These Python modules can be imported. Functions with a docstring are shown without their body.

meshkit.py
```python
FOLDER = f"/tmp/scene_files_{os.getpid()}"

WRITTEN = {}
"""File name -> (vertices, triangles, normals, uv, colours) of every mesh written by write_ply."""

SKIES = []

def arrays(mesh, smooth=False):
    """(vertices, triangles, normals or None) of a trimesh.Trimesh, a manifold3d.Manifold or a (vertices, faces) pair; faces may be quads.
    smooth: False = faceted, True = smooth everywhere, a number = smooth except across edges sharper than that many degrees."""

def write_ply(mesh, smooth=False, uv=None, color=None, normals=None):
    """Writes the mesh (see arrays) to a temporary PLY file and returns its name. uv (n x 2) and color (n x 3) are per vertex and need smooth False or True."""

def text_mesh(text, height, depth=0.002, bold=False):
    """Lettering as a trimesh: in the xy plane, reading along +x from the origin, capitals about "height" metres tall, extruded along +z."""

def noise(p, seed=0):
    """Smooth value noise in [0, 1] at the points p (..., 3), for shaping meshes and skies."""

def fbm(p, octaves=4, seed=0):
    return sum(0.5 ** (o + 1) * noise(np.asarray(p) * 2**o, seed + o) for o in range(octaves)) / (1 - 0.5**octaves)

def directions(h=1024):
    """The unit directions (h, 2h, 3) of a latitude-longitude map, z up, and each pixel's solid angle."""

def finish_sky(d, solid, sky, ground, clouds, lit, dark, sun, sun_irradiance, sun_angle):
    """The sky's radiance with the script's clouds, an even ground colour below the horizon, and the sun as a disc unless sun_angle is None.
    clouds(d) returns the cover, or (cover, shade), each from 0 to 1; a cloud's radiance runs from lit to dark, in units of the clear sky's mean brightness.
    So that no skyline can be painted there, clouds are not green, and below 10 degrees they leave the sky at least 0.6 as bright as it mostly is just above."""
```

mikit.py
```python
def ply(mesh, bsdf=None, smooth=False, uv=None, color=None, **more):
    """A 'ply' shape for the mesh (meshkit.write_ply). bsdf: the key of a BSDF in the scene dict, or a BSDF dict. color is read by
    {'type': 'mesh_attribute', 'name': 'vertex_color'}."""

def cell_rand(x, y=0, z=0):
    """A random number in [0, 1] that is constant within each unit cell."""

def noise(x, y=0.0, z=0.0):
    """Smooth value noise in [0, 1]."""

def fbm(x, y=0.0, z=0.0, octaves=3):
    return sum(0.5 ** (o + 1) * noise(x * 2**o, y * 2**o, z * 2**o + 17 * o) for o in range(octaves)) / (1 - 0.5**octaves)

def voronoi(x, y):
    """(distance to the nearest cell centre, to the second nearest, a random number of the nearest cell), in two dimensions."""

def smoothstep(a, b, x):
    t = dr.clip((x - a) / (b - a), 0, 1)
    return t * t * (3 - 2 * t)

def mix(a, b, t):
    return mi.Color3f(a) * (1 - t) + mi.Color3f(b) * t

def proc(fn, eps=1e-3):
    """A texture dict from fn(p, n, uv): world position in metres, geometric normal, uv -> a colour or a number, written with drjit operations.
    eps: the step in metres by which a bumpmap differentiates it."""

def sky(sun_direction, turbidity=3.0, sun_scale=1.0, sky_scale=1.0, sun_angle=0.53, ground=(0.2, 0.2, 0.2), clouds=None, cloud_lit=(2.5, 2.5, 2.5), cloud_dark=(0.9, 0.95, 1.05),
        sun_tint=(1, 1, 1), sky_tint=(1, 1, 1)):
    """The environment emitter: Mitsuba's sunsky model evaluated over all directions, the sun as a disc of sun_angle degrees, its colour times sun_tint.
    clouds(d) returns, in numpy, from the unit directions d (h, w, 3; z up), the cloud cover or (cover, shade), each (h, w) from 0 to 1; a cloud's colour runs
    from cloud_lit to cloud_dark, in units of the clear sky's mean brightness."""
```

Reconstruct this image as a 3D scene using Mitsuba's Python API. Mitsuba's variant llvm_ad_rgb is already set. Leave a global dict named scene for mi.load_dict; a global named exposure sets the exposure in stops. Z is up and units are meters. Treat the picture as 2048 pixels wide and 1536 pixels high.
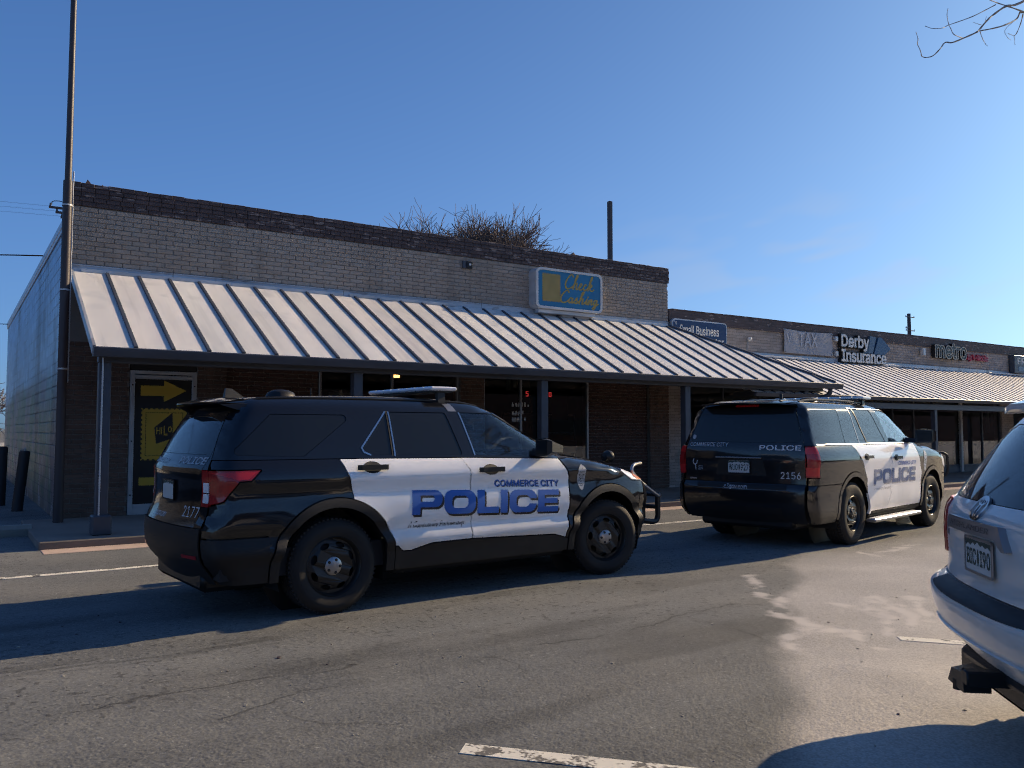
import math, random
import numpy as np, trimesh, shapely, manifold3d
from shapely.geometry import Polygon, Point, LineString, MultiPolygon, box as sbox
from shapely import affinity, ops
import drjit as dr, mitsuba as mi, mikit, meshkit
from mikit import noise, fbm, voronoi, smoothstep, mix, cell_rand, proc

T = mi.ScalarTransform4f
rng = np.random.default_rng(7)
scene, labels = {}, {}

# ---------------------------------------------------------------- camera, sky, exposure
YAW, PITCH, CAM_H, FOCAL = 0.5883, 0.05536, 1.469, 1683.2
look = np.array([math.sin(YAW)*math.cos(PITCH), math.cos(YAW)*math.cos(PITCH), math.sin(PITCH)])
eye = np.array([0, 0, CAM_H])
scene['camera'] = {'type': 'perspective', 'fov': math.degrees(2*math.atan(1024/FOCAL)), 'fov_axis': 'x', 'near_clip': 0.05, 'far_clip': 6000.0,
                   'to_world': T().look_at(origin=eye.tolist(), target=(eye+look).tolist(), up=[0, 0, 1])}
SUN_AZ, SUN_EL = math.radians(89.0), math.radians(25.0)
sun = [math.sin(SUN_AZ)*math.cos(SUN_EL), math.cos(SUN_AZ)*math.cos(SUN_EL), math.sin(SUN_EL)]
def wisps(d):
    az, el = np.arctan2(d[..., 0], d[..., 1]), np.arcsin(np.clip(d[..., 2], -1, 1))
    q = np.stack([az*9+el*6, el*42-az*7, az*0+3.1], -1)
    n = .65*meshkit.noise(q, 5)+.35*meshkit.noise(q*[2.7, 2.7, 1], 9)
    return np.clip((n-.52)*1.1, 0, .22)*np.exp(-((az-.95)/.22)**2-((el-.185)/.07)**2)
scene['sky'] = mikit.sky(sun, turbidity=3.6, sun_scale=1.0, sky_scale=0.62, ground=(.09, .085, .08), clouds=wisps, cloud_lit=(2.2, 2.2, 2.3), sky_tint=(.585, .90, 1.45))
exposure = 2.35

# ---------------------------------------------------------------- helpers
def put(key, mesh, mat, label=None, cat=None, group=None, kind=None, smooth=False, xf=None):
    """one entry of the scene and its labels"""
    d = mesh if isinstance(mesh, dict) else mikit.ply(mesh, mat, smooth=smooth)
    if isinstance(mesh, dict) and mat is not None:
        d = {**mesh, 'bsdf': {'type': 'ref', 'id': mat}}
    if xf is not None:
        d = {**d, 'to_world': xf}
    scene[key] = d
    tag(key, label, cat, group, kind)
    return key
def tag(key, label=None, cat=None, group=None, kind=None):
    e = {k: v for k, v in (('label', label), ('category', cat), ('group', group), ('kind', kind)) if v}
    if e: labels.setdefault(key, {}).update(e)
_count = {}
def num(base):
    """base, base_001, base_002 ..."""
    n = _count.get(base, 0); _count[base] = n+1
    return base if n == 0 else f'{base}_{n:03d}'
def cat(ms):
    vs, fs, o = [], [], 0
    for m in ms:
        v, f = (m if isinstance(m, tuple) else (np.asarray(m.vertices), np.asarray(m.faces)))
        vs.append(v); fs.append(f+o); o += len(v)
    return np.vstack(vs), np.vstack(fs)
BOXF = np.array([[0,2,3],[0,3,1],[4,5,7],[4,7,6],[0,1,5],[0,5,4],[2,6,7],[2,7,3],[0,4,6],[0,6,2],[1,3,7],[1,7,5]])
def bx(x0, x1, y0, y1, z0, z1):
    v = np.array([[x, y, z] for x in (x0, x1) for y in (y0, y1) for z in (z0, z1)], float)
    return v, BOXF[:, ::-1][:, [0, 1, 2]]
def hull(pts):
    m = manifold3d.Manifold.hull_points(np.asarray(pts, np.float32)).to_mesh()
    return np.asarray(m.vert_properties[:, :3], float), np.asarray(m.tri_verts, int)
def cbx(x0, x1, y0, y1, z0, z1, c=.006):
    """a box with chamfered edges"""
    p = []
    for x, sx in ((x0, 1), (x1, -1)):
        for y, sy in ((y0, 1), (y1, -1)):
            for z, sz in ((z0, 1), (z1, -1)):
                p += [(x, y+sy*c, z+sz*c), (x+sx*c, y, z+sz*c), (x+sx*c, y+sy*c, z)]
    return hull(p)
def tube(pts, r, n=8, cap=True):
    pts = np.asarray(pts, float); r = np.broadcast_to(np.asarray(r, float), (len(pts),))
    t = np.gradient(pts, axis=0); t /= np.linalg.norm(t, axis=1, keepdims=True)
    a = np.array([0, 0, 1.]) if abs(t[0][2]) < .9 else np.array([1., 0, 0])
    rings = []
    for i in range(len(pts)):
        u = a-t[i]*(a@t[i]); u /= np.linalg.norm(u); a = u
        w = np.cross(t[i], u); th = np.arange(n)*2*np.pi/n
        rings.append(pts[i]+r[i]*(np.cos(th)[:, None]*u+np.sin(th)[:, None]*w))
    v = np.vstack(rings); f = []
    for i in range(len(pts)-1):
        for j in range(n):
            a0, a1, b0, b1 = i*n+j, i*n+(j+1) % n, (i+1)*n+j, (i+1)*n+(j+1) % n
            f += [[a0, a1, b1], [a0, b1, b0]]
    if cap:
        v = np.vstack([v, pts[:1], pts[-1:]]); k = len(v)
        for j in range(n):
            f += [[k-2, (j+1) % n, j], [k-1, (len(pts)-1)*n+j, (len(pts)-1)*n+(j+1) % n]]
    return v, np.array(f)
def curve(pts, n=6):
    """Catmull-Rom through the points"""
    p = np.asarray(pts, float); p = np.vstack([2*p[0]-p[1], p, 2*p[-1]-p[-2]]); o = []
    for i in range(1, len(p)-2):
        for t in np.linspace(0, 1, n, endpoint=False):
            a, b, c, d = p[i-1], p[i], p[i+1], p[i+2]
            o.append(.5*(2*b+(c-a)*t+(2*a-5*b+4*c-d)*t*t+(3*b-a-3*c+d)*t**3))
    o.append(p[-2]); return np.array(o)
def lathe(prof, n=40):
    """profile of (radius, y) turned round the y axis"""
    prof = np.asarray(prof, float); th = np.arange(n)*2*np.pi/n; m = len(prof)
    v = np.stack([prof[:, 0][None]*np.cos(th)[:, None], np.broadcast_to(prof[:, 1], (n, m)), prof[:, 0][None]*np.sin(th)[:, None]], -1).reshape(-1, 3)
    f = []
    for j in range(n):
        k = (j+1) % n
        for i in range(m-1):
            f += [[j*m+i, j*m+i+1, k*m+i+1], [j*m+i, k*m+i+1, k*m+i]]
    return v, np.array(f)
def parts_of(p):
    return [g for g in getattr(p, 'geoms', [p]) if g.geom_type == 'Polygon' and g.area > 1e-7]
def extr(poly, h):
    """polygon in xy, extruded 0..h along z"""
    return cat([trimesh.creation.extrude_polygon(g, h, engine='earcut') for g in parts_of(poly)])
def tf(m, M):
    v, f = m; M = np.asarray(M, float)
    return v@M[:3, :3].T+M[:3, 3], (f if np.linalg.det(M[:3, :3]) > 0 else f[:, ::-1])
def mat4(xa, ya, za, o):
    M = np.eye(4); M[:3, 0], M[:3, 1], M[:3, 2], M[:3, 3] = xa, ya, za, o; return M
def on_wall(x, y, z):
    """drawing plane of a wall facing -Y: u to +X, v up, out towards -Y"""
    return mat4([1, 0, 0], [0, 0, 1], [0, -1, 0], [x, y, z])
_tx = {}
def text_poly(s, h, bold=False):
    """lettering as a polygon, from the outline of meshkit's letters"""
    k = (s, bold)
    if k not in _tx:
        m = meshkit.text_mesh(s, 1.0, .1, bold); v, f = np.asarray(m.vertices), np.asarray(m.faces)
        flat = np.abs(v[f][:, :, 2]-.1).max(1) < 1e-6
        _tx[k] = ops.unary_union([Polygon(t[:, :2]) for t in v[f[flat]]]).buffer(.004).buffer(-.004)
    return affinity.scale(_tx[k], h, h, origin=(0, 0))
def fit(p, x0, x1, y0, y1, skew=0.0):
    a = p.bounds
    p = affinity.affine_transform(p, [(x1-x0)/(a[2]-a[0]), 0, 0, (y1-y0)/(a[3]-a[1]), x0-a[0]*(x1-x0)/(a[2]-a[0]), y0-a[1]*(y1-y0)/(a[3]-a[1])])
    return affinity.affine_transform(p, [1, skew, 0, 1, -skew*y0, 0]) if skew else p
def strokes(lines, w, n=6):
    """handwriting: curves through points, given a pen width"""
    return ops.unary_union([LineString(curve(l, n) if len(l) > 2 else l).buffer(w/2) for l in lines])

# ---------------------------------------------------------------- materials
def bsdf(key, d):
    scene[key] = {'type': 'twosided', 'bsdf': d} if d['type'] in ('principled', 'diffuse', 'roughplastic', 'roughconductor', 'plastic', 'bumpmap', 'conductor') else d
    return key
def pr(key, col, rough=.5, spec=.5, **kw):
    c = col if isinstance(col, dict) else {'type': 'rgb', 'value': list(col)} if not isinstance(col, float) else {'type': 'rgb', 'value': [col]*3}
    return bsdf(key, {'type': 'principled', 'base_color': c, 'roughness': rough, 'specular': spec, **kw})
def bump(key, d, fn, eps=1e-3, scale=1.0):
    return bsdf(key, {'type': 'bumpmap', 'arbitrary': proc(fn, eps), 'scale': scale, 'bsdf': d})

# ---------------------------------------------------------------- materials of the setting
def along(x, y, lines):
    """distance to the nearest of some lines drawn on the ground"""
    d = mi.Float(9)
    for l in lines:
        for (ax, ay), (bx_, by) in zip(l, l[1:]):
            ux, uy = bx_-ax, by-ay; t = dr.clip(((x-ax)*ux+(y-ay)*uy)/(ux*ux+uy*uy), 0, 1)
            d = dr.minimum(d, dr.square(x-ax-t*ux)+dr.square(y-ay-t*uy))
    return dr.sqrt(d)
CRACKS = [[(4.51, 4.86), (5.06, 4.92), (5.6, 4.92), (6.33, 4.87), (7.08, 4.89), (8.23, 4.77)], [(4.9, 4.6), (4.79, 3.86), (4.69, 3.47), (4.52, 3.07), (4.5, 2.69), (4.45, 2.2)], [(4.02, 2.5), (4.48, 2.7), (4.77, 2.67), (5.2, 2.6)], [(1.2, 4.5), (1.7, 4.71), (2.3, 4.66), (3.05, 4.71), (4.5, 4.86)], [(2.2, 5.0), (1.2, 5.1), (-.6, 4.7)]]
SUN_GLINTS = [[(5.72, 4.6), (5.58, 4.42), (5.61, 4.28), (5.44, 3.99)], [(4.81, 3.77), (5.11, 3.99), (5.46, 4.03), (5.55, 3.84), (5.22, 3.57), (5.22, 3.34)], [(6.34, 4.47), (6.38, 4.21), (6.9, 4.5)], [(6.38, 4.16), (5.71, 3.59)], [(6.69, 4.19), (5.98, 3.59)], [(7.1, 4.31), (6.39, 3.72)], [(6.8, 5.8), (5.72, 4.6)], [(9.2, 6.21), (9.04, 5.97), (10.39, 6.22)]]  # strokes of sunlight bounced off the silver car, painted into the asphalt
def asphalt(p, n, uv):
    x, y = p.x, p.y
    big = fbm(x*.35+3, y*.5, 1.3, 3); mid = fbm(x*1.6, y*2.2+x*.5, 4.1, 3)
    lane = fbm(x*.22-y*.07, y*1.9+x*.18, 8.8, 3)             # tyre-worn streaks that run with the lane
    fine = noise(x*110, y*110, 2.0); agg = noise(x*48, y*48, 7.0)
    v = .117+.045*(big-.5)+.030*(mid-.5)+.075*(lane-.5)+.050*(fine-.5)+.030*(agg-.5)
    pit = smoothstep(.74, .90, noise(x*30, y*30, 5.0))*(.25+.75*smoothstep(.42, .6, big)); v = v*(1-.42*pit)
    speck = smoothstep(.90, .97, noise(x*52, y*52, 15.0)); v = v+.07*speck
    wx, wy = x+.16*(noise(x*3.1, y*3.1, 1)-.5)+.05*(noise(x*13, y*13, 1)-.5), y+.16*(noise(x*3.1, y*3.1, 9)-.5)+.05*(noise(x*13, y*13, 9)-.5)
    dc = along(wx, wy, CRACKS); broken = smoothstep(.35, .62, fbm(x*2.2, y*2.2, 19, 2))
    v = v*(1-.42*broken*(1-smoothstep(.004, .020, dc))-.18*(1-smoothstep(.02, .16, dc))*fbm(x*6, y*6, 3, 2))
    c1 = dr.abs(noise(wx*.55+1.7, wy*.9, 31.0)-.5)
    v = v*(1-.30*(1-smoothstep(.002, .006, c1))*smoothstep(.55, .68, noise(x*1.3, y*1.3, 77.0)))
    oil = smoothstep(.58, .80, fbm(x*.5+y*.2, y*2.6-x*.2, 12.0, 3)); v = v*(1-.28*oil)
    rut = (1-smoothstep(.02, .22, along(x, y, [[(.2, 6.06), (.98, 5.95), (1.9, 5.95)]])))*smoothstep(.3, .6, noise(x*3, y*22, 5)); v = v*(1-.35*rut)
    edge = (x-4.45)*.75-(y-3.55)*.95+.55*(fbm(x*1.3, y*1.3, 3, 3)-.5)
    pale = smoothstep(-.12, .22, edge)*smoothstep(7.2, 5.4, y)*(.75+.5*fbm(x*1.1-4, y*1.4+2, 6.0, 3))  # paler area: sunlight reflected by the silver car, put into the colour
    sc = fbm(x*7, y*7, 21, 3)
    sun_glint = (1-smoothstep(.012, .07+.09*sc, along(wx, wy, SUN_GLINTS)))*smoothstep(.30, .60, sc)  # bounced-sun strokes as lighter colour, broken up by noise
    mend = 1-smoothstep(.0, .02, dr.abs(dr.sqrt(dr.square((wx-2.55)/.24)+dr.square((wy-4.5)/.12))-1)-.05); v = v*(1-.35*mend*broken)
    c = mix((.975, 1.01, .995), (1.01, 1.01, .955), dr.clip(1.6*(mid-.35), 0, 1))*v
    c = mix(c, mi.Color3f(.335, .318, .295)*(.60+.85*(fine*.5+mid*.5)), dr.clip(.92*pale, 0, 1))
    return mix(c, mi.Color3f(.46, .43, .395), .82*sun_glint)
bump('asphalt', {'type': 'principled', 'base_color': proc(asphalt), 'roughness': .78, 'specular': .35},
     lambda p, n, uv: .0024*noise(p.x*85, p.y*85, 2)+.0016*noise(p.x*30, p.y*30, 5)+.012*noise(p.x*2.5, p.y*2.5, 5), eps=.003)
def concrete(col):
    def f(p, n, uv):
        a = fbm(p.x*1.3, p.y*1.7, p.z*2, 4); b = noise(p.x*70, p.y*70, p.z*70)
        return mi.Color3f(col)*(.72+.5*a+.16*(b-.5))
    return f
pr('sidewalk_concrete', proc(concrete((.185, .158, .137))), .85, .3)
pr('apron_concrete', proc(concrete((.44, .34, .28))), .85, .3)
pr('stop_concrete', proc(concrete((.27, .26, .23))), .9, .3)
def linepaint(p, n, uv):
    w = fbm(p.x*9, p.y*9, 2, 3); g = noise(p.x*80, p.y*80, 1)
    return mix((.60, .575, .50), (.12, .115, .105), smoothstep(.56, .70, w*.75+g*.25))
pr('line_paint', proc(linepaint), .8, .3)
def brickcol(base, var, soot=.35):
    def f(p, n, uv):
        r = cell_rand(dr.floor(p.x/.265+.5*cell_rand(dr.floor(p.z/.0775))), dr.floor(p.z/.0775), 3)
        st = fbm(p.x*.7, p.z*.5, p.y*.6, 4); g = noise(p.x*160, p.z*40, p.y*160)
        streak = smoothstep(.52, .75, fbm(p.x*3.1, p.z*.35, 4, 3))
        k = (1-var+2*var*r)*(.8+.4*st)*(.9+.2*g)*(1-soot*streak)
        return mix(mi.Color3f(base)*k, mi.Color3f(base[0]*1.03, base[1]*.95, base[2]*.90)*k, noise(r*37, 1, 2))
    return f
def brickmat(key, base, var=.13, soot=.3):
    bump(key, {'type': 'principled', 'base_color': proc(brickcol(base, var, soot)), 'roughness': .82, 'specular': .35},
         lambda p, n, uv: .0025*noise(p.x*120, p.z*30, p.y*120)+.003*noise(p.x*25, p.z*25, p.y*25))
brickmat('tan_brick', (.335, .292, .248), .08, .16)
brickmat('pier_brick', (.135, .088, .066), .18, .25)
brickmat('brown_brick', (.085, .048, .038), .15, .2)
pr('mortar', proc(concrete((.185, .168, .15))), .95, .2)
def parapet(p, n, uv):
    row = dr.floor(p.z/.0775); h = dr.floor(p.x/.2+row*.5)
    t = fbm(p.x*4, p.z*14, 3, 4); chip = smoothstep(.69, .74, fbm(p.x*5.5, p.z*26, 11, 3))
    joint = smoothstep(.12, .02, dr.abs(p.z/.0775-row-.5)*0+dr.minimum(p.z/.0775-row, 1-(p.z/.0775-row)))
    base = mi.Color3f(.075, .052, .050)*(.7+.6*t)*(.85+.3*cell_rand(h, row, 4))*(1-.35*joint)
    return mix(base, mi.Color3f(.26, .21, .19), chip*.75)
pr('parapet_paint', proc(parapet), .62, .4)
def mural(p, n, uv):
    y, z = p.y+.4*(fbm(p.y*.5, p.z*.5, 2, 3)-.5), p.z+.7*(fbm(p.y*.6, p.z*1.4, 5, 3)-.5)
    dist = smoothstep(2.2, 2.7, z)
    sky_ = mix((.42, .60, .68), (.27, .46, .66), smoothstep(2.6, 4.8, z))
    land = mix((.15, .20, .125), (.25, .22, .18), smoothstep(.45, .62, fbm(p.y*.8, p.z*1.2, 8, 3)))
    land = mix(land, mi.Color3f(.12, .24, .24), smoothstep(1.7, 2.3, z)*smoothstep(24, 16, y))
    land = mix(land, mi.Color3f(.20, .155, .20), smoothstep(.5, .7, fbm(p.y*.7, p.z*.8, 15, 3))*.6)
    c = mix(land, sky_, dist)
    drip = smoothstep(.52, .8, fbm(p.y*.9, p.z*.45, 3, 4)); c = c*(1-.55*drip)
    c = c*(1.02+.50*fbm(p.y*.45, p.z*1.1, 41, 4))
    low = smoothstep(1.5, .2, p.z+.7*fbm(p.y*1.7, p.z*.9, 9, 3)); c = mix(c, mi.Color3f(.10, .10, .10), .55*low)
    peel = smoothstep(.66, .74, fbm(p.y*4, p.z*1.5, 23, 3))*smoothstep(2.0, .5, p.z)
    r = dr.floor(p.z/.203); fz = p.z/.203-r; q = p.y/.406+.5*(r-2*dr.floor(r/2)); fy = q-dr.floor(q)
    joint = dr.maximum(1-smoothstep(.02, .075, dr.minimum(fz, 1-fz)), 1-smoothstep(.015, .06, dr.minimum(fy, 1-fy)))*smoothstep(.35, .6, fbm(p.y*.8, p.z*1.3, 51, 3))
    return mix(c, mi.Color3f(.42, .42, .41), .6*peel)*(.85+.3*fbm(p.y*6, p.z*6, 1, 3))*(.9+.2*cell_rand(dr.floor(q), r, 5))*(.84-.30*joint)
def blocks(p, n, uv):
    r = dr.floor(p.z/.203); fz = p.z/.203-r; fy = p.y/.406+.5*(r-2*dr.floor(r/2)); fy = fy-dr.floor(fy)
    return .012*smoothstep(.0, .06, dr.minimum(fz, 1-fz))*smoothstep(.0, .03, dr.minimum(fy, 1-fy))+.004*noise(p.y*30, p.z*30)
bump('mural_wall', {'type': 'principled', 'base_color': proc(mural), 'roughness': .42, 'specular': .5}, blocks, eps=.004)
def panmetal(p, n, uv):
    k = dr.floor((p.x-2.03)/.475); r = cell_rand(k, 3, 5)
    st = smoothstep(.56, .76, fbm(p.x*2.0, p.y*2.2, 3, 4))*smoothstep(12.6, 14.2, p.y)
    drip = smoothstep(.55, .75, fbm(p.x*9, p.y*.6, 7, 3))
    c = mix((.615, .61, .585), (.65, .62, .585), r)*(.90+.14*cell_rand(k, 8, 1))*(.92+.16*fbm(p.x*.9, p.y*.9, 2, 3))
    c = mix(c, mi.Color3f(.50, .50, .49), .6*st)
    return c*(1-.08*drip)
bump('pan_metal', {'type': 'principled', 'base_color': proc(panmetal), 'roughness': .48, 'specular': .4},
     lambda p, n, uv: .030*fbm(p.x*1.1, p.y*.8, dr.floor((p.x-2.03)/.475)*.37, 2)+.004*noise(p.x*7, p.y*5, 3), eps=.01)
bsdf('pale_pan_metal', {'type': 'principled', 'base_color': proc(lambda p, n, uv: mi.Color3f(.80, .775, .735)*(.90+.12*fbm(p.x*.7, p.y*1.5, 3, 3)+.06*cell_rand((p.x-14.55)/.335, 1, 1))), 'roughness': .45, 'specular': .4})
pr('slate_metal', proc(lambda p, n, uv: mi.Color3f(.052, .060, .076)*(.75+.5*fbm(p.x*2, p.y*2, p.z*5, 3))), .45, .5)
pr('cap_metal', proc(lambda p, n, uv: mi.Color3f(.50, .51, .52)*(.7+.6*fbm(p.x*3, p.y*3, p.z*5, 3))), .4, .5, metallic=.3)
def flash(p, n, uv):
    t = fbm(p.x*1.6, p.z*5, p.y, 4); rust = smoothstep(.62, .75, fbm(p.x*4, p.z*9, 6, 3))
    seam = smoothstep(.012, .004, dr.abs(p.x/3.05-dr.round(p.x/3.05))*3.05)
    return mix(mi.Color3f(.42, .45, .49)*(.65+.7*t), mi.Color3f(.16, .12, .10), .45*rust)*(1-.5*seam)
bsdf('flashing_metal', {'type': 'principled', 'base_color': proc(flash), 'roughness': .38, 'specular': .5, 'metallic': .35})
pr('alu', (.30, .30, .30), .35, .5, metallic=.6)
pr('white_frame', proc(lambda p, n, uv: mi.Color3f(.40, .40, .39)*(.8+.4*fbm(p.x*6, p.y*6, p.z*6, 3))), .4, .5)
pr('dark_iron', proc(lambda p, n, uv: mi.Color3f(.030, .030, .034)*(.6+.8*fbm(p.x*5, p.y*5, p.z*1.5, 3))), .55, .4)
pr('pole_paint', proc(lambda p, n, uv: mi.Color3f(.050, .038, .040)*(.6+.8*fbm(p.x*9, p.y*9, p.z*1.2, 3))), .5, .5)
pr('black_trim', .012, .45, .4)
pr('room', (.055, .05, .046), .9, .2)
pr('roofing', proc(concrete((.16, .15, .14))), .95, .2)
bsdf('shop_glass', {'type': 'thindielectric', 'int_ior': 1.5, 'specular_transmittance': {'type': 'rgb', 'value': [.42, .45, .45]}})
pr('yellow_vinyl', (.52, .33, .035), .5, .4)
pr('black_vinyl', .010, .4, .4)
pr('paper', (.55, .54, .50), .8, .2)
def trimw(p, n, uv): return mi.Color3f(.62, .62, .60)*(.85+.3*fbm(p.x*9, p.y*9, p.z*9, 2))
pr('sign_white', proc(trimw), .5, .4)
pr('sign_blue', proc(lambda p, n, uv: mix((.020, .150, .300), (.026, .190, .350), fbm(p.x*2, p.z*3, 1, 3))), .35, .4)
pr('sign_gold', (.40, .29, .075), .5, .3)
pr('sign_tan', proc(lambda p, n, uv: mi.Color3f(.36, .27, .095)*(.85+.3*fbm(p.x*5, p.z*5, 1, 3))), .5, .3)
pr('navy_sign', (.014, .040, .115), .4, .4)
pr('banner_grey', proc(lambda p, n, uv: mix((.30, .31, .33), (.40, .41, .43), fbm(p.x*2.2, p.z*6, 1, 3))), .8, .2)
pr('banner_pale', (.46, .475, .50), .8, .2)
pr('letter_white', (.66, .66, .62), .5, .4)
pr('letter_black', .014, .4, .4)
pr('neon_tube', (.42, .40, .33), .5, .4)
pr('letter_pink', (.34, .030, .065), .4, .4)
pr('logo_blue', (.030, .085, .175), .4, .4)
pr('logo_slate', (.075, .130, .200), .4, .4)
def glow(key, col): scene[key] = {'type': 'diffuse', 'reflectance': {'type': 'rgb', 'value': [.2, .2, .2]}}; return {'type': 'area', 'radiance': {'type': 'rgb', 'value': col}}

# ---------------------------------------------------------------- ground
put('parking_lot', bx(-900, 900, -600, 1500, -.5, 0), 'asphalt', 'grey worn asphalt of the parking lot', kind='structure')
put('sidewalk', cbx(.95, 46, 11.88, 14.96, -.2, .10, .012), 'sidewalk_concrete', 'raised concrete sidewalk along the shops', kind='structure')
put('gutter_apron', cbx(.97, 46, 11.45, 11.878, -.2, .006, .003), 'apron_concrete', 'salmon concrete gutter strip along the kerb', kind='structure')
put('back_yard', bx(-40, 60, 32.0, 120, -.3, .02), 'stop_concrete', 'bare pale ground behind the shops', kind='structure')
def stripe(pts, label):
    v = np.array([[x, y, .004] for x, y in pts]+[[x, y, -.02] for x, y in pts]); n = len(pts)
    return put(num('parking_line'), hull(v), 'line_paint', label, kind='structure')
stripe([(-9, 9.79), (14.6, 9.79), (14.6, 9.90), (-9, 9.90)], 'long white line painted along the kerb lane')
stripe([(2.06, 3.48), (1.975, 3.395), (3.92, 1.12), (4.01, 1.20)], 'white stall line at the bottom of the frame')
stripe([(5.67, 3.55), (5.59, 3.465), (7.10, 1.52), (7.19, 1.60)], 'white stall line leading under the silver car')

# ---------------------------------------------------------------- brick laying
def one_brick(L, h, d=.04, c=.004):
    """a brick standing on the origin, its face towards -Y, arrises rounded off on the front"""
    p = [(x, 0, z) for x in (0, L) for z in (0, h)]+[(x, -d+c, z) for x in (0, L) for z in (0, h)]+[(x, -d, z) for x in (c, L-c) for z in (c, h-c)]
    return hull(p)
def lay(x0, x1, z0, z1, y, L=.255, h=.0675, j=.010, seed=1, holes=()):
    """[(x, z, length)] of the bricks of a field in running bond"""
    r = np.random.default_rng(seed); o = []
    rows = int((z1-z0+j)/(h+j)+.3)
    for k in range(rows):
        z = z0+k*(h+j); x = x0-(.5*(k % 2)+r.uniform(-.08, .08))*(L+j)
        while x < x1-.03:
            a, b = max(x, x0), min(x+L, x1)
            if b-a > .03 and not any(a < hx1 and b > hx0 and z < hz1 and z+h > hz0 for hx0, hx1, hz0, hz1 in holes): o.append((a, z, b-a, r.uniform(-.0025, .0025)))
            x += L+j
    return o
def brick_stuff(key, field, y, h, mat, label=None, d=.04):
    ms = []
    for x, z, L, dy in field:
        v, f = one_brick(round(L, 3), h, d); ms.append((v+[x, y+dy, z], f))
    put(key, cat(ms), mat, label, kind='stuff')

# ---------------------------------------------------------------- the corner shop
D = 14.88
S = 'brick_store'
tag(S, 'tan brick corner shop with dark parapet band and metal canopy, left and nearest', 'shop building')
W_ = S+'__front_wall'
put(W_, cat([bx(1.50, 14.48, D+.005, D+.30, 2.85, 5.06), bx(1.50, 2.42, D+.005, D+.3, 0, 2.85), bx(3.485, 3.97, D+.005, D+.3, 0, 2.85), bx(3.97, 5.66, D+.105, D+.3, 0, 2.85),
               bx(8.66, 9.23, D+.005, D+.3, 0, 2.85), bx(12.07, 13.88, D+.105, D+.3, 0, 2.85), bx(13.88, 14.48, D+.005, D+.3, 0, 2.85), bx(5.66, 8.66, D+.04, D+.3, 0, .42), bx(9.23, 12.07, D+.04, D+.3, 0, .20)]), 'mortar')
f = lay(1.48, 14.50, 4.125, 5.06, D)
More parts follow.
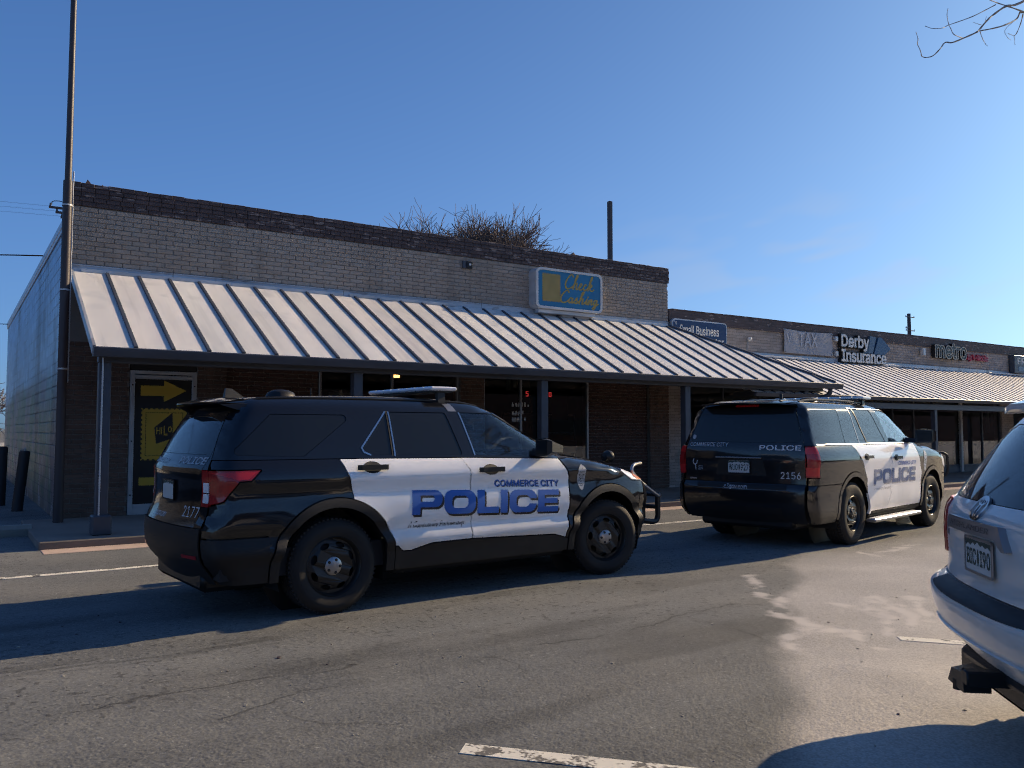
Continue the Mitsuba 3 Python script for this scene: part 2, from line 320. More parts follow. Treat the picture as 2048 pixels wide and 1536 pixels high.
f.sort(key=lambda b: b[0])
proto = {}
for i, (x, z, L, dy) in enumerate(f[:300]):
    L = round(L, 2)
    if L not in proto: proto[L] = mikit.ply(one_brick(L, .0675))
    put(num(W_+'__brick'), proto[L], 'tan_brick', xf=T().translate([x, D+.034+dy, z]))
brick_stuff(W_+'__brickwork', f[300:], D+.034, .0675, 'tan_brick', 'tan brickwork of the right half of the upper wall')
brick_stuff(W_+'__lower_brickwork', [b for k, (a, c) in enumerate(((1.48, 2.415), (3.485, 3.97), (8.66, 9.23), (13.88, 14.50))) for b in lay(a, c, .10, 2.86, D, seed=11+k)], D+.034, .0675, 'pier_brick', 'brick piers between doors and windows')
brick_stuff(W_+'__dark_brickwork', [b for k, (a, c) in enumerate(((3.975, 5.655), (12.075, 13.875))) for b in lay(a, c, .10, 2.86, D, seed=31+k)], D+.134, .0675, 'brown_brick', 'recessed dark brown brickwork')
put(S+'__side_wall', cbx(1.49, 1.72, D+.32, 32.0, -.3, 4.86, .01), 'mural_wall', 'block side wall with a faded blue and green mural')
put(S+'__side_wall__coping', cat([cbx(1.455, 1.76, D+.34, 32.05, 4.86, 4.99, .008), cbx(1.462, 1.50, D+.36, 32.03, 4.79, 4.857, .004)]), 'flashing_metal', 'bent metal coping along the side wall')
put(S+'__corner_quoin', cbx(1.492, 1.74, D+.05, D+.318, 0, 5.02, .006), 'pier_brick')
put(S+'__rear_wall', cat([bx(1.72, 14.3, 31.7, 31.95, 0, 4.8), bx(14.2, 14.45, D+.3, 31.7, 0, 4.85)]), 'mural_wall')
put(S+'__roof', bx(1.72, 14.2, D+.3, 31.7, 4.35, 4.5), 'roofing')
rows = []
r = np.random.default_rng(5)
for k in range(5):                                                     # painted parapet courses with ragged arrises
    x, z = 1.44-.012*(k % 2), 5.064+k*.0755
    while x < 14.50:
        L = min(r.uniform(.19, .215), 14.535+.012*(k % 2)-x); top = z+.0715
        if k == 4: top += r.uniform(-.008, .006)
        v, t = one_brick(max(L-.006, .03), top-z, .045, .007)
        rows.append((v+[x, D+.024+r.uniform(-.002, .002), z], t)); x += L
rows.append(bx(1.45, 14.52, D+.02, D+.26, 5.06, 5.43))
put(S+'__parapet', cat(rows), 'parapet_paint', 'chipped dark brown painted parapet band')
for px, w, h in ((1.74, .11, .10), (1.95, .05, .05), (11.65, .10, .09), (13.65, .08, .03), (13.95, .30, .045), (14.2, .12, .03)):
    put(num(S+'__parapet__loose_mortar'), hull(np.array([[px-w/2, D+.02, 5.42], [px+w/2, D+.02, 5.42], [px-w/2, D+.2, 5.42], [px+w/2, D+.2, 5.42], [px-w*.1, D+.06, 5.42+h], [px+w*.25, D+.12, 5.42+h*.8]])), 'parapet_paint')
put(S+'__flashing', cat([bx(1.53, 14.49, D-.012, D+.028, 3.95, 4.112), bx(1.53, 14.49, D-.03, D-.013, 4.098, 4.114)]), 'flashing_metal', 'dented grey flashing above the canopy')
# canopy: pans between batten ribs, hip at the right end
EY, EZ, TY, TZ = 12.10, 2.56, D-.014, 4.0
XL, XR, XT = 1.53, 17.20, 14.46
sl = math.atan2(TZ-EZ, TY-EY)
Cn = S+'__canopy'
nrm = np.array([0, -math.sin(sl), math.cos(sl)]); up = np.array([0, math.cos(sl), math.sin(sl)])
SL = math.hypot(TZ-EZ, TY-EY)
def slope_pt(x, s, h=0): return np.array([x, EY, EZ])+up*s+nrm*h
def hip_s(x): return SL if x <= XT else max(0., SL*(XR-x)/(XR-XT))
ribs = [2.035+.475*k for k in range(33)]
edges = [XL+.02]+[x for x in ribs if x < XR-.15]+[XR]
for k in range(len(edges)-1):
    a, b = edges[k]+(.004 if k else 0), edges[k+1]-.004
    xs = [a, b] if not (a < XT < b) else [a, XT, b]
    pts = [slope_pt(x, 0, h) for x in xs for h in (0, .012)]+[slope_pt(x, max(hip_s(x)-.002, .004), h) for x in xs for h in (0, .012)]
    put(num(Cn+'__panel'), hull(np.array(pts)), 'pan_metal')
for x in ribs:
    s1 = hip_s(x)-.05
    if s1 < .12: continue
    w = .026
    p = [slope_pt(x+dx, s, h) for dx, h in ((-w, .0), (w, .0), (-w, .034), (-w+.006, .040), (w-.006, .040), (w, .034)) for s in (-.012, s1)]
    put(num(Cn+'__rib'), hull(np.array(p)), 'slate_metal')
# hip slope to the right end and its caps
hipn = [np.array([XR, EY, EZ]), np.array([XR, TY, EZ]), np.array([XT, TY, TZ])]
put(Cn+'__end_slope', hull(np.array(hipn+[q+np.array([-.01, .01, -.03]) for q in hipn])), 'pan_metal')
put(Cn+'__hip_cap', cat([tube([slope_pt(XT, SL, .03), slope_pt((XT+XR)/2, SL/2, .03), slope_pt(XR-.05, .03, .03)], .032, 8), ]), 'slate_metal')
for a, b, o in ((1.66, 6.05, 0), (6.2, 8.5, .004), (11.2, 14.44, .003)): put(num(Cn+'__top_trim'), cbx(a, b, TY-.06, TY+.004, TZ-.012+o, TZ+.042+o, .004), 'cap_metal')
put(Cn+'__rake_trim', hull(np.array([slope_pt(x, s, h) for x in (XL-.02, XL+.018) for s in (-.02, SL) for h in (-.09, .035)])), 'flashing_metal')
gut = [(0, .0), (-.115, 0), (-.128, -.012), (-.122, -.045), (-.10, -.095), (-.095, -.125), (0, -.125)]
put(Cn+'__gutter', hull(np.array([(x, EY+.02+a, EZ+.0+b) for x in (XL-.015, XR+.09) for a, b in gut])), 'slate_metal', 'dark gutter along the canopy edge')
put(Cn+'__beam', cat([cbx(XL+.08, 16.9, 12.27, 12.42, 2.375, 2.47, .006), cbx(16.78, 16.9, 12.44, 14.87, 2.36, 2.46, .006)]), 'slate_metal', 'dark beam on the canopy posts')
for k in range(14):
    x = 2.0+k*1.08
    put(num(Cn+'__rafter'), hull(np.array([slope_pt(x+dx, s, h) for dx in (-.02, .02) for s in (.1, SL-.15 if x < XT else hip_s(x)*.9) for h in (-.10, -.008)])), 'slate_metal')
for x in (1.695, 5.30, 8.90, 12.50, 16.30):
    pk = put(num(Cn+'__post'), cbx(x-.075, x+.075, 12.27, 12.42, .34 if x < 2 else .1, 2.373, .008), 'slate_metal')
    put(pk+'__footing', cbx(x-.12, x+.12, 12.20, 12.45, .095, .36 if x < 2 else .13, .02), 'slate_metal')
put(Cn+'__downspout', tube([(1.655, 12.21, 2.43), (1.655, 12.20, 2.3), (1.655, 12.24, .3)], .011, 8), 'cap_metal', 'thin pale pipe beside the left post')
put(Cn+'__drain_elbow', tube(curve([(16.95, 12.11, 2.45), (16.95, 12.13, 2.34), (16.87, 12.2, 2.26), (16.62, 12.34, 2.17), (16.42, 12.36, 2.09), (16.415, 12.37, .2)]), .052, 10), 'slate_metal', 'bent drain pipe at the canopy corner', smooth=True)
# front door
Dr = S+'__door'
put(Dr, cat([cbx(2.43, 2.505, D+.0, D+.09, .10, 2.46, .005), cbx(3.405, 3.48, D, D+.09, .10, 2.46, .005), cbx(2.507, 3.403, D+.002, D+.088, 2.32, 2.385, .005), cbx(2.507, 3.403, D+.002, D+.088, 2.40, 2.458, .005), cbx(2.507, 3.403, D+.004, D+.088, .10, .27, .005)]), 'white_frame', 'glass door in a pale aluminium frame')
put(Dr+'__glass', bx(2.507, 3.403, D+.045, D+.05, .27, 2.32), 'black_vinyl', 'dark blacked-out door glass')
put(Dr+'__transom', bx(2.43, 3.48, D+.04, D+.06, 2.46, 2.85), 'black_trim')
for bz in (.42, 2.22, 1.3):
    for bx_ in (2.468, 3.443):
        put(num(Dr+'__bolt'), tube([(bx_, D+.002, bz), (bx_, D-.006, bz)], .014, 8), 'black_trim')
put(Dr+'__handle', tube(curve([(3.36, D+.05, .95), (3.36, D-.03, 1.0), (3.36, D-.03, 1.25), (3.36, D+.05, 1.3)]), .012, 8), 'alu')
def decal(key, poly, x, y, z, mat, label=None, h=.003, w=None, **k): put(key, tf(extr(poly, h), on_wall(x, y, z)), mat, label, **k)
decal(Dr+'__arrow', Polygon([(0, 0), (.36, .0), (.36, -.10), (.72, .095), (.36, .26), (.36, .17), (0, .17)]), 2.60, D+.045, 2.045, 'yellow_vinyl', 'yellow arrow pointing right')
def stamp(w, h, n, m, r):
    p = sbox(0, 0, w, h)
    return p.difference(ops.unary_union([Point(w*(i+.5)/n, yy).buffer(r, 6) for i in range(n) for yy in (0, h)]+[Point(xx, h*(i+.5)/m).buffer(r, 6) for i in range(m) for xx in (0, w)]))
decal(Dr+'__stamp', stamp(.72, .86, 9, 11, .022), 2.615, D+.045, .98, 'yellow_vinyl', 'yellow postage stamp poster with a black flag')
st = Dr+'__stamp'
decal(st+'__frame_line', sbox(.07, .07, .65, .79).difference(sbox(.078, .078, .642, .782)), 2.615, D+.042, .98, 'black_vinyl', h=.002)
flag = Polygon([(.206, .54), (.49, .79), (.50, .36), (.24, .27)])
decal(st+'__flag', flag, 2.615, D+.042, .98, 'black_vinyl', h=.002)
hl = ops.unary_union([fit(text_poly('Hi', .1, True), .238, .330, .43, .55), fit(text_poly('L', .1, True), .355, .415, .41, .57), fit(text_poly('o', .1, True), .420, .482, .46, .56)])
decal(st+'__lettering', hl, 2.615, D+.040, .98, 'yellow_vinyl', 'hand-drawn letters Hi Lo', h=.002)
decal(Dr+'__bar', sbox(0, 0, .27, .13), 2.60, D+.045, .57, 'yellow_vinyl', 'yellow bar at the foot of the door')
# shop windows
def window(b, x0, x1, z0, z1, y, mull, name='window', mat='alu'):
    k = num(b+'__'+name)
    fr = [cbx(x0, x1, y, y+.06, z0, z0+.06, .004), cbx(x0, x1, y, y+.06, z1-.06, z1, .004)]
    put(k, bx(x0+.01, x1-.01, y+.028, y+.032, z0+.02, z1-.02), 'shop_glass')
    put(k+'__frame', cat(fr), mat)
    for m in mull: put(num(k+'__mullion'), cbx(m-.024, m+.024, y-.01, y+.07, z0+.002, z1-.002, .004), mat)
    return k
wa = window(S, 5.66, 8.66, .42, 2.85, D+.06, (5.69, 7.16, 8.63))
wb = window(S, 9.23, 12.07, .20, 2.85, D+.06, (9.255, 10.2, 12.03))
put(S+'__interior', cat([bx(4.1, 13.7, 19.6, 19.7, .1, 2.9), bx(4.1, 13.7, D+.31, 19.6, .05, .12), bx(4.1, 13.7, D+.31, 19.6, 2.9, 3.0), bx(4.0, 4.1, D+.31, 19.7, .1, 3), bx(13.7, 13.8, D+.31, 19.7, .1, 3)]), 'room')
put(S+'__counter', cat([cbx(9.6, 12.9, 17.2, 17.7, .12, 1.12, .02), cbx(5.9, 8.2, 17.6, 18.0, .12, 1.6, .02), cbx(9.9, 11.6, 19.2, 19.5, .12, 2.1, .02)]), 'pole_paint')
# price list on the second window, too small and worn to read
rr = np.random.default_rng(3); marks = []
for zz, n in ((2.02, 5), (1.985, 6), (1.83, 4), (1.80, 4), (1.69, 5), (1.66, 4)):
    x = 9.98
    for q in range(n):
        w, h = rr.uniform(.03, .05), rr.uniform(.04, .07); marks.append(bx(x, x+w, D+.082, D+.084, zz, zz+h)); x += w+rr.uniform(.015, .06)
put(wb+'__price_marks', cat(marks), 'letter_white', 'rows of small worn white marks on the glass')
put(wb+'__poster', cat([bx(9.86, 9.97, D+.12, D+.125, 2.33, 2.62), bx(10.02, 10.12, D+.12, D+.125, 2.38, 2.62)]), 'paper')
for x0, x1, z0, z1, m in ((5.95, 6.45, 1.5, 2.2, 'banner_grey'), (7.5, 7.9, 1.3, 1.9, 'paper'), (11.2, 11.65, 1.7, 2.3, 'room'), (11.15, 11.9, .95, 1.25, 'navy_sign')):
    put(num(S+'__poster'), bx(x0, x1, D+.30, D+.305, z0, z1), m)
put(S+'__display_rail', cat([tube([(10.95, D+.45, z), (11.95, D+.45, z)], .012, 6) for z in (1.42, 1.82)]+[tube([(x, D+.45, .15), (x, D+.45, 1.82)], .012, 6) for x in (10.95, 11.95)]), 'cap_metal', 'thin pale display rail behind the glass')
for x in (6.3, 7.9, 10.1, 11.6):
    put(num(S+'__shelf'), cat([cbx(x-.5, x+.5, 16.6, 17.0, z, z+.04, .005) for z in (.6, 1.0, 1.4, 1.8)]+[cbx(x-.5, x+.5, 17.0, 17.03, .12, 1.9, .005)]+[cbx(x-.45+.17*i, x-.33+.17*i, 16.65, 16.9, z+.04, z+.22+.05*(i % 3), .01) for i in range(5) for z in (.6, 1.0, 1.4)]), 'banner_grey', kind='stuff')
for t, x in (('5', 10.40), ('0', 11.02)):
    k = num('led_digit'); e = glow('glow_'+t, [.55, .03, .03])
    d = mikit.ply(tf(extr(fit(strokes({'5': [[(.8, 1), (.1, 1)], [(.1, 1), (.1, .55)], [(.1, .55), (.8, .55)], [(.8, .55), (.8, 0)], [(.8, 0), (.1, 0)]], '0': [[(.1, 0), (.1, 1)], [(.1, 1), (.8, 1)], [(.8, 1), (.8, 0)], [(.8, 0), (.1, 0)]]}[t], .16), 0, .065, 0, .11), .006), on_wall(x+.02, D+.2, 2.215)), 'glow_'+t)
    scene[k] = {**d, 'emitter': e}
    tag(k, {'5': 'lit red figure five behind the shop window, left of the canopy post', '0': 'lit red figure zero behind the shop window, right of the canopy post'}[t], 'lit digit')
lk = 'amber_lamp'
tag(lk, 'small lit amber flood lamp behind the left shop window', 'lamp')
e = glow('glow_amber', [5.5, 2.3, .55])
scene[lk+'__lens'] = {**mikit.ply(cbx(7.25, 7.39, D+.20, D+.26, 2.515, 2.60, .012), 'glow_amber'), 'emitter': e}
put(lk+'__housing', hull(np.array([(7.24, D+.27, 2.505), (7.46, D+.27, 2.515), (7.24, D+.27, 2.61), (7.46, D+.27, 2.605), (7.28, D+.40, 2.53), (7.43, D+.40, 2.58)])), 'black_trim')
put(lk+'__bracket', tube([(7.36, D+.36, 2.57), (7.36, D+.36, 2.9)], .012, 8), 'black_trim')
# junction box on the wall, vent on the roof
tag('junction_box', 'small grey electrical box on the upper brick wall', 'electrical box')
put('junction_box__housing', cbx(8.68, 8.90, D-.055, D-.006, 4.81, 4.97, .008), 'slate_metal')
put('junction_box__cover', cbx(8.76, 8.90, D-.085, D-.056, 4.82, 4.96, .008), 'black_trim')
put('junction_box__socket', cbx(8.80, 8.85, D-.10, D-.086, 4.87, 4.91, .004), 'cap_metal')
tag('vent_stack', 'tall square dark metal vent stack on the shop roof', 'vent stack')
put('vent_stack__pipe', cbx(13.62, 13.72, 16.0, 16.10, 4.5, 7.24, .005), 'pole_paint')
put('vent_stack__collar', cbx(13.56, 13.86, 15.95, 16.2, 5.25, 5.46, .01), 'pole_paint')

# ---------------------------------------------------------------- the long row behind and to the right
R = 'shop_row'
tag(R, 'long low tan brick row of shops with pale ribbed canopy, right', 'shop building')
X2 = 46.0
def farbrick(p, n, uv):
    r = dr.floor(p.z/.0775); fz = p.z/.0775-r; q = p.x/.265+.5*(r-2*dr.floor(r/2)); c = dr.floor(q); fx = q-c
    j = smoothstep(.03, .10, dr.minimum(fz, 1-fz))*smoothstep(.0, .03, dr.minimum(fx, 1-fx))
    st = fbm(p.x*.6, p.z*.8, 3, 4)
    return mi.Color3f(.37, .32, .28)*(.82+.3*cell_rand(c, r, 2))*(.75+.5*st)*(.62+.38*j)
def farbump(p, n, uv):
    r = dr.floor(p.z/.0775); fz = p.z/.0775-r
    return .008*smoothstep(.0, .12, dr.minimum(fz, 1-fz))
bump('far_brick', {'type': 'principled', 'base_color': proc(farbrick), 'roughness': .85, 'specular': .3}, farbump, eps=.003)
put(R+'__front_wall', cat([bx(14.51, X2, D+.02, D+.3, 2.72, 4.13), bx(14.51, 15.0, D+.02, D+.3, 0, 2.72), bx(21.6, 22.2, D+.02, D+.3, 0, 2.72), bx(30.4, 31.2, D+.02, D+.3, 0, 2.72), bx(38, 39, D+.02, D+.3, 0, 2.72)]), 'far_brick')
put(R+'__parapet', cat([bx(14.51, X2, D-.02, D+.28, 4.13, 4.43)]+[bx(14.6+k*1.9, 14.6+k*1.9+1.84, D-.03, D+.28, 4.432, 4.455+.004*(k % 2)) for k in range(16)]), 'parapet_paint')
put(R+'__roof', bx(14.51, X2, D+.3, 31, 3.6, 3.7), 'roofing')
put(R+'__end_wall', bx(X2-.3, X2, D+.3, 31, 0, 4.2), 'far_brick')
put(R+'__flashing', bx(14.52, X2, D-.012, D+.018, 3.42, 3.53), 'flashing_metal')
E2Y, E2Z, T2Z = 12.3, 2.31, 3.42
sl2 = math.atan2(T2Z-E2Z, TY-E2Y); n2 = np.array([0, -math.sin(sl2), math.cos(sl2)]); u2 = np.array([0, math.cos(sl2), math.sin(sl2)]); SL2 = math.hypot(T2Z-E2Z, TY-E2Y)
def sp2(x, s, h=0): return np.array([x, E2Y, E2Z])+u2*s+n2*h
C2 = R+'__canopy'
n_pan = int((X2-14.55)/.335)
pan = mikit.ply(hull(np.array([sp2(x, s, h) for x in (.004, .331) for s in (0, SL2) for h in (0, .01)])))
rib = mikit.ply(hull(np.array([sp2(x, s, h) for x in (-.013, .013) for s in (-.01, SL2-.06) for h in (0, .028)])))
for k in range(n_pan):
    put(num(C2+'__panel'), pan, 'pale_pan_metal', xf=T().translate([14.55+.335*k, 0, 0]))
    if k: put(num(C2+'__rib'), rib, 'slate_metal', xf=T().translate([14.55+.335*k, 0, 0]))
for a, b in ((17.5, 20.5), (23.2, 26.2), (29.4, 31.8), (35, 40)): put(num(C2+'__top_trim'), cbx(a, b, TY-.10, TY-.03, T2Z+.0, T2Z+.045, .004), 'sign_white')
put(C2+'__gutter', cat([hull(np.array([(x, E2Y+.02+a*.7, E2Z+b*.7) for x in (14.55, X2) for a, b in gut])), cbx(14.6, X2, 12.42, 12.54, 2.02, 2.17, .006)]), 'slate_metal')
for k, x in enumerate((18.0, 21.9, 33.2, 36.8, 41.2)): put(num(C2+'__post'), cbx(x-.06, x+.06, 12.42, 12.54, .1, 2.018, .006), 'slate_metal')
put(R+'__interior', cat([bx(15, X2, 20.5, 20.6, .1, 2.8), bx(15, X2, D+.32, 20.5, .05, .12), bx(15, X2, D+.32, 20.5, 2.72, 2.8)]+[bx(x, x+.1, D+.32, 20.5, .1, 2.8) for x in (15, 21.8, 30.6, 38.4, 45.8)]), 'room')
for x0, x1, mull in ((15.0, 21.6, (15.03, 16.5, 17.9, 19.3, 20.4, 21.57)), (22.2, 30.4, (22.23, 23.97, 25.1, 26.2, 29.2, 30.37)), (31.2, 38.0, (31.23, 33.1, 35, 36.5, 37.97)), (39, 45.9, (39.03, 41, 43, 45.7))):
    w = window(R, x0, x1, .30, 2.70, D+.08, mull, 'shopfront', 'slate_metal')
    put(w+'__plinth', cbx(x0, x1, D+.06, D+.2, .095, .30, .01), 'slate_metal')
put(R+'__white_mullion', cbx(27.70, 27.82, D+.0, D+.08, .12, 2.60, .006), 'white_frame', 'pale upright between the dark shop windows')
put(R+'__poster', bx(26.75, 27.35, D+.13, D+.135, 1.35, 2.25), 'banner_grey')
put(num(R+'__poster'), bx(27.95, 28.5, D+.13, D+.135, 1.45, 2.2), 'room')
put(num(R+'__poster'), bx(24.5, 24.95, D+.13, D+.135, 1.48, 1.60), 'paper')
put(num(R+'__poster'), bx(29.5, 29.75, D+.13, D+.135, 1.4, 2.25), 'banner_grey')
put(R+'__counter', cat([hull(np.array([(25.6, 16.6, .12), (28.2, 16.6, .12), (28.2, 17.2, .12), (25.6, 17.2, .12), (25.7, 16.7, 1.2), (27.0, 16.7, 1.0), (28.2, 16.9, .95), (25.7, 17.1, 1.2)])), cbx(29.0, 30.2, 16.5, 17.1, .12, .95, .02)]), 'banner_grey')

# ---------------------------------------------------------------- signs
def rrect(x0, z0, x1, z1, r, q=6): return sbox(x0+r, z0+r, x1-r, z1-r).buffer(r, q)
k = 'check_cashing_sign'
tag(k, 'blue light box sign with yellow stamp reading Check Cashing', 'sign')
SX, SZ, SW, SH, SY = 10.36, 4.105, 1.83, .885, 14.62
put(k+'__box', tf(extr(rrect(0, 0, SW, SH, .13), .24), on_wall(SX, D-.006, SZ)), 'cap_metal', smooth=30)
put(k+'__frame', tf(extr(rrect(0, 0, SW, SH, .13).difference(rrect(.05, .05, SW-.05, SH-.05, .09)), .035), on_wall(SX, SY, SZ)), 'sign_white', smooth=30)
put(k+'__face', tf(extr(rrect(.049, .049, SW-.049, SH-.049, .09), .016), on_wall(SX, SY, SZ)), 'sign_blue')
put(k+'__stamp', tf(extr(stamp(.50, .62, 11, 13, .016), .004), on_wall(SX+.16, SY-.016, SZ+.155)), 'sign_tan')
def script(word):
    L = {'C': ([[(.62, .86), (.56, .98), (.42, .98), (.20, .72), (.06, .36), (.12, .08), (.30, .0), (.52, .10), (.66, .24)]], .62),
         'h': ([[(.0, .10), (.16, .42), (.34, .86), (.36, .99), (.27, .94), (.16, .50), (.08, .02)], [(.11, .22), (.24, .42), (.34, .42), (.31, .20), (.30, .04), (.38, .02), (.48, .12)]], .46),
         'e': ([[(.0, .12), (.16, .22), (.27, .36), (.22, .45), (.12, .36), (.08, .16), (.15, .02), (.26, .03), (.38, .13)]], .36),
         'c': ([[(.27, .36), (.22, .43), (.12, .34), (.07, .16), (.14, .02), (.26, .03), (.38, .13)]], .36),
         'k': ([[(.0, .10), (.16, .42), (.34, .86), (.36, .99), (.27, .94), (.16, .50), (.08, .02)], [(.12, .22), (.28, .44), (.37, .40), (.28, .26), (.14, .22)], [(.18, .22), (.28, .06), (.42, .02), (.54, .12)]], .50),
         'a': ([[(.30, .36), (.20, .43), (.08, .30), (.06, .10), (.13, .02), (.25, .16), (.33, .40)], [(.33, .40), (.28, .14), (.31, .03), (.42, .12)]], .40),
         's': ([[(.0, .12), (.14, .28), (.23, .46), (.24, .30), (.28, .12), (.20, .02), (.08, .05)], [(.26, .06), (.38, .14)]], .36),
         'i': ([[(.0, .12), (.12, .26), (.19, .42), (.14, .14), (.18, .02), (.30, .12)], [(.25, .60), (.255, .62), (.26, .63)]], .28),
         'n': ([[(.0, .18), (.10, .40), (.12, .30), (.06, .02)], [(.09, .18), (.22, .42), (.30, .40), (.26, .16), (.28, .03), (.40, .12)]], .38),
         'g': ([[(.30, .36), (.20, .43), (.08, .30), (.07, .10), (.14, .04), (.25, .18), (.33, .42)], [(.33, .42), (.22, -.10), (.10, -.32), (.0, -.30), (.08, -.14), (.34, .06), (.42, .14)]], .40)}
    x, out = 0, []
    for c in word:
        ls, w = L[c]
        out += [[(x+a, b) for a, b in l] for l in ls]; x += w
    return out
put(k+'__lettering', tf(extr(fit(strokes(script('Check'), .10), .76, 1.60, .465, .82, .12), .004), on_wall(SX, SY-.016, SZ)), 'sign_gold', 'gold script word Check')
put(k+'__lettering_001', tf(extr(fit(strokes(script('Cashing'), .11), .62, 1.715, .06, .46, .12), .004), on_wall(SX, SY-.016, SZ)), 'sign_gold', 'gold script word Cashing')
put(k+'__bracket', cat([cbx(SX+.12, SX+1.7, D-.20, D-.05, 4.02, 4.10, .006)]), 'cap_metal')
k = 'business_centre_sign'
tag(k, 'navy blue sign half hidden behind the canopy, reading Small Business Center', 'sign')
put(k+'__board', tf(extr(rrect(0, 0, 1.92, .95, .10), .10), on_wall(14.54, D-.01, 3.255)), 'cap_metal', smooth=30)
put(k+'__face', tf(extr(rrect(.03, .03, 1.89, .92, .08), .006), on_wall(14.54, D-.11, 3.255)), 'navy_sign')
put(k+'__lettering', tf(extr(ops.unary_union([fit(text_poly('Small Business', .2, True), .24, 1.62, .585, .815), fit(text_poly('Center', .2, True), 1.02, 1.80, .365, .545), fit(text_poly("'s", .2), .05, .15, .80, .90)]), .004), on_wall(14.54, D-.116, 3.255)), 'letter_white')
k = 'tax_banner'
tag(k, 'faded grey cloth banner reading TAX in pale letters', 'banner')
bw = np.linspace(0, 2.12, 22); bv = np.linspace(0, .66, 8)
g = np.array([[18.77+x+.02*math.sin(z*5), D-.05-.018*math.sin(x*5)*math.sin(z*4.7), 3.585+z-.035*math.sin(math.pi*x/2.12)*(z > .5)] for z in bv for x in bw]); q = [[j*22+i, j*22+i+1, j*22+i+23, j*22+i+22] for j in range(7) for i in range(21)]
g2 = np.vstack([g, g+[0, .006, 0]]); q2 = q+[[a+176, d+176, c+176, b+176] for a, b, c, d in q]
put(k+'__cloth', (g2, np.array(q2)), 'banner_grey', smooth=40)
put(k+'__lettering', tf(extr(fit(text_poly('TAX', .36, True), .58, 1.42, .20, .60), .003), on_wall(18.77, D-.075, 3.585)), 'banner_pale', 'pale faded word TAX')
put(k+'__lettering_001', tf(extr(fit(text_poly('V', .3, True), .08, .30, .28, .54), .002), on_wall(18.77, D-.073, 3.585)), 'banner_pale', 'very faint letter at the left')
put(k+'__grommet', cat([tube([(x, D-.08, z), (x, D-.005, z)], .02, 6) for x in (18.81, 20.85) for z in (3.62, 4.20)]), 'alu')
k = 'insurance_sign'
tag(k, 'raised white letters with blue blades reading Derby Insurance', 'sign')
def serif(t, h, w):
    p = text_poly(t, h, False)
    b = p.bounds; p = fit(p, 0, w, b[1], b[3])
    feet = ops.unary_union([sbox(g.bounds[0]-.02, g.bounds[1]-.0, g.bounds[0]+.085, g.bounds[1]+.03) for g in parts_of(p) if g.bounds[3]-g.bounds[1] > .1])
    return p.buffer(.012).union(feet)
for t, x, z, h, w in (('Derby', 21.22, 3.90, .33, 1.30), ('Insurance', 21.22, 3.47, .33, 2.15)):
    p = serif(t, h, w)
    put(num(k+'__letter_case'), tf(extr(p.buffer(.022), .10), on_wall(x, D-.02, z)), 'letter_black')
    put(num(k+'__lettering'), tf(extr(p, .012), on_wall(x, D-.12, z)), 'letter_white', f'white word {t}')
for j, (pts, m) in enumerate(((((1.02, .02), (1.22, .06), (1.40, .36), (1.30, .52), (1.12, .30)), 'logo_slate'), (((1.30, .10), (1.52, .16), (1.72, .66), (1.44, .68)), 'logo_slate'), (((1.60, .16), (2.02, .10), (2.42, .36), (1.98, .66), (1.84, .66)), 'logo_blue'))):
    put(num(k+'__logo_blade'), tf(extr(Polygon(pts).buffer(.012), .06), on_wall(21.22, D-.022-.012*j, 3.58)), m)
for z in (3.60, 4.02): put(num(k+'__transformer'), cbx(20.98, 21.10, D-.10, D, z, z+.14, .01), 'cap_metal')
k = 'phone_shop_sign'
tag(k, 'outlined channel letters reading metro with small pink letters after', 'sign')
p = fit(text_poly('metro', .4, True), 0, 1.86, 0, .48)
put(k+'__letter_case', tf(extr(p.buffer(.02), .12), on_wall(26.05, D-.02, 3.80)), 'letter_black')
put(k+'__outline', tf(extr(p.buffer(.02).difference(p.buffer(-.002)), .012), on_wall(26.05, D-.14, 3.80)), 'neon_tube')
put(k+'__pink_lettering', tf(extr(fit(text_poly('by T-Mobile', .2, True), 0, 1.30, 0, .25), .08), on_wall(28.08, D-.02, 3.77)), 'letter_pink')
put(k+'__lamp', hull(np.array([(25.42+a*.06, D-.1+b*.05, 3.95+c*.11) for a in (-1, 1) for b in (-1, 1) for c in (-1, 1)])), 'cap_metal')
k = 'family_shop_sign'
tag(k, 'dark sign board with pale letters cut by the right edge of the picture', 'sign')
put(k+'__board', cbx(30.95, 34.6, D-.20, D-.012, 3.48, 4.12, .02), 'slate_metal')
put(k+'__lettering', tf(extr(fit(text_poly('FRI', .3), .22, .95, .32, .55), .006), on_wall(30.95, D-.20, 3.48)), 'letter_white')
put(k+'__strip', cbx(31.2, 34.4, D-.21, D-.19, 3.55, 3.72, .004), 'logo_slate')
tag('wall_light', 'small round white lamp fixture on the right brick wall', 'wall lamp')
put('wall_light__globe', tf(lathe([(0, -.05), (.05, -.03), (.06, .01), (.04, .05), (0, .06)], 12), mat4([1, 0, 0], [0, 0, 1], [0, -1, 0], [17.35, D-.09, 3.86])), 'sign_white', smooth=True)
put('wall_light__arm', cat([tube([(17.35, D-.08, 3.86), (17.35, D+.01, 3.80)], .014, 6), tube([(17.35, D-.02, 3.80), (17.35, D-.02, 3.58)], .012, 6)]), 'alu')

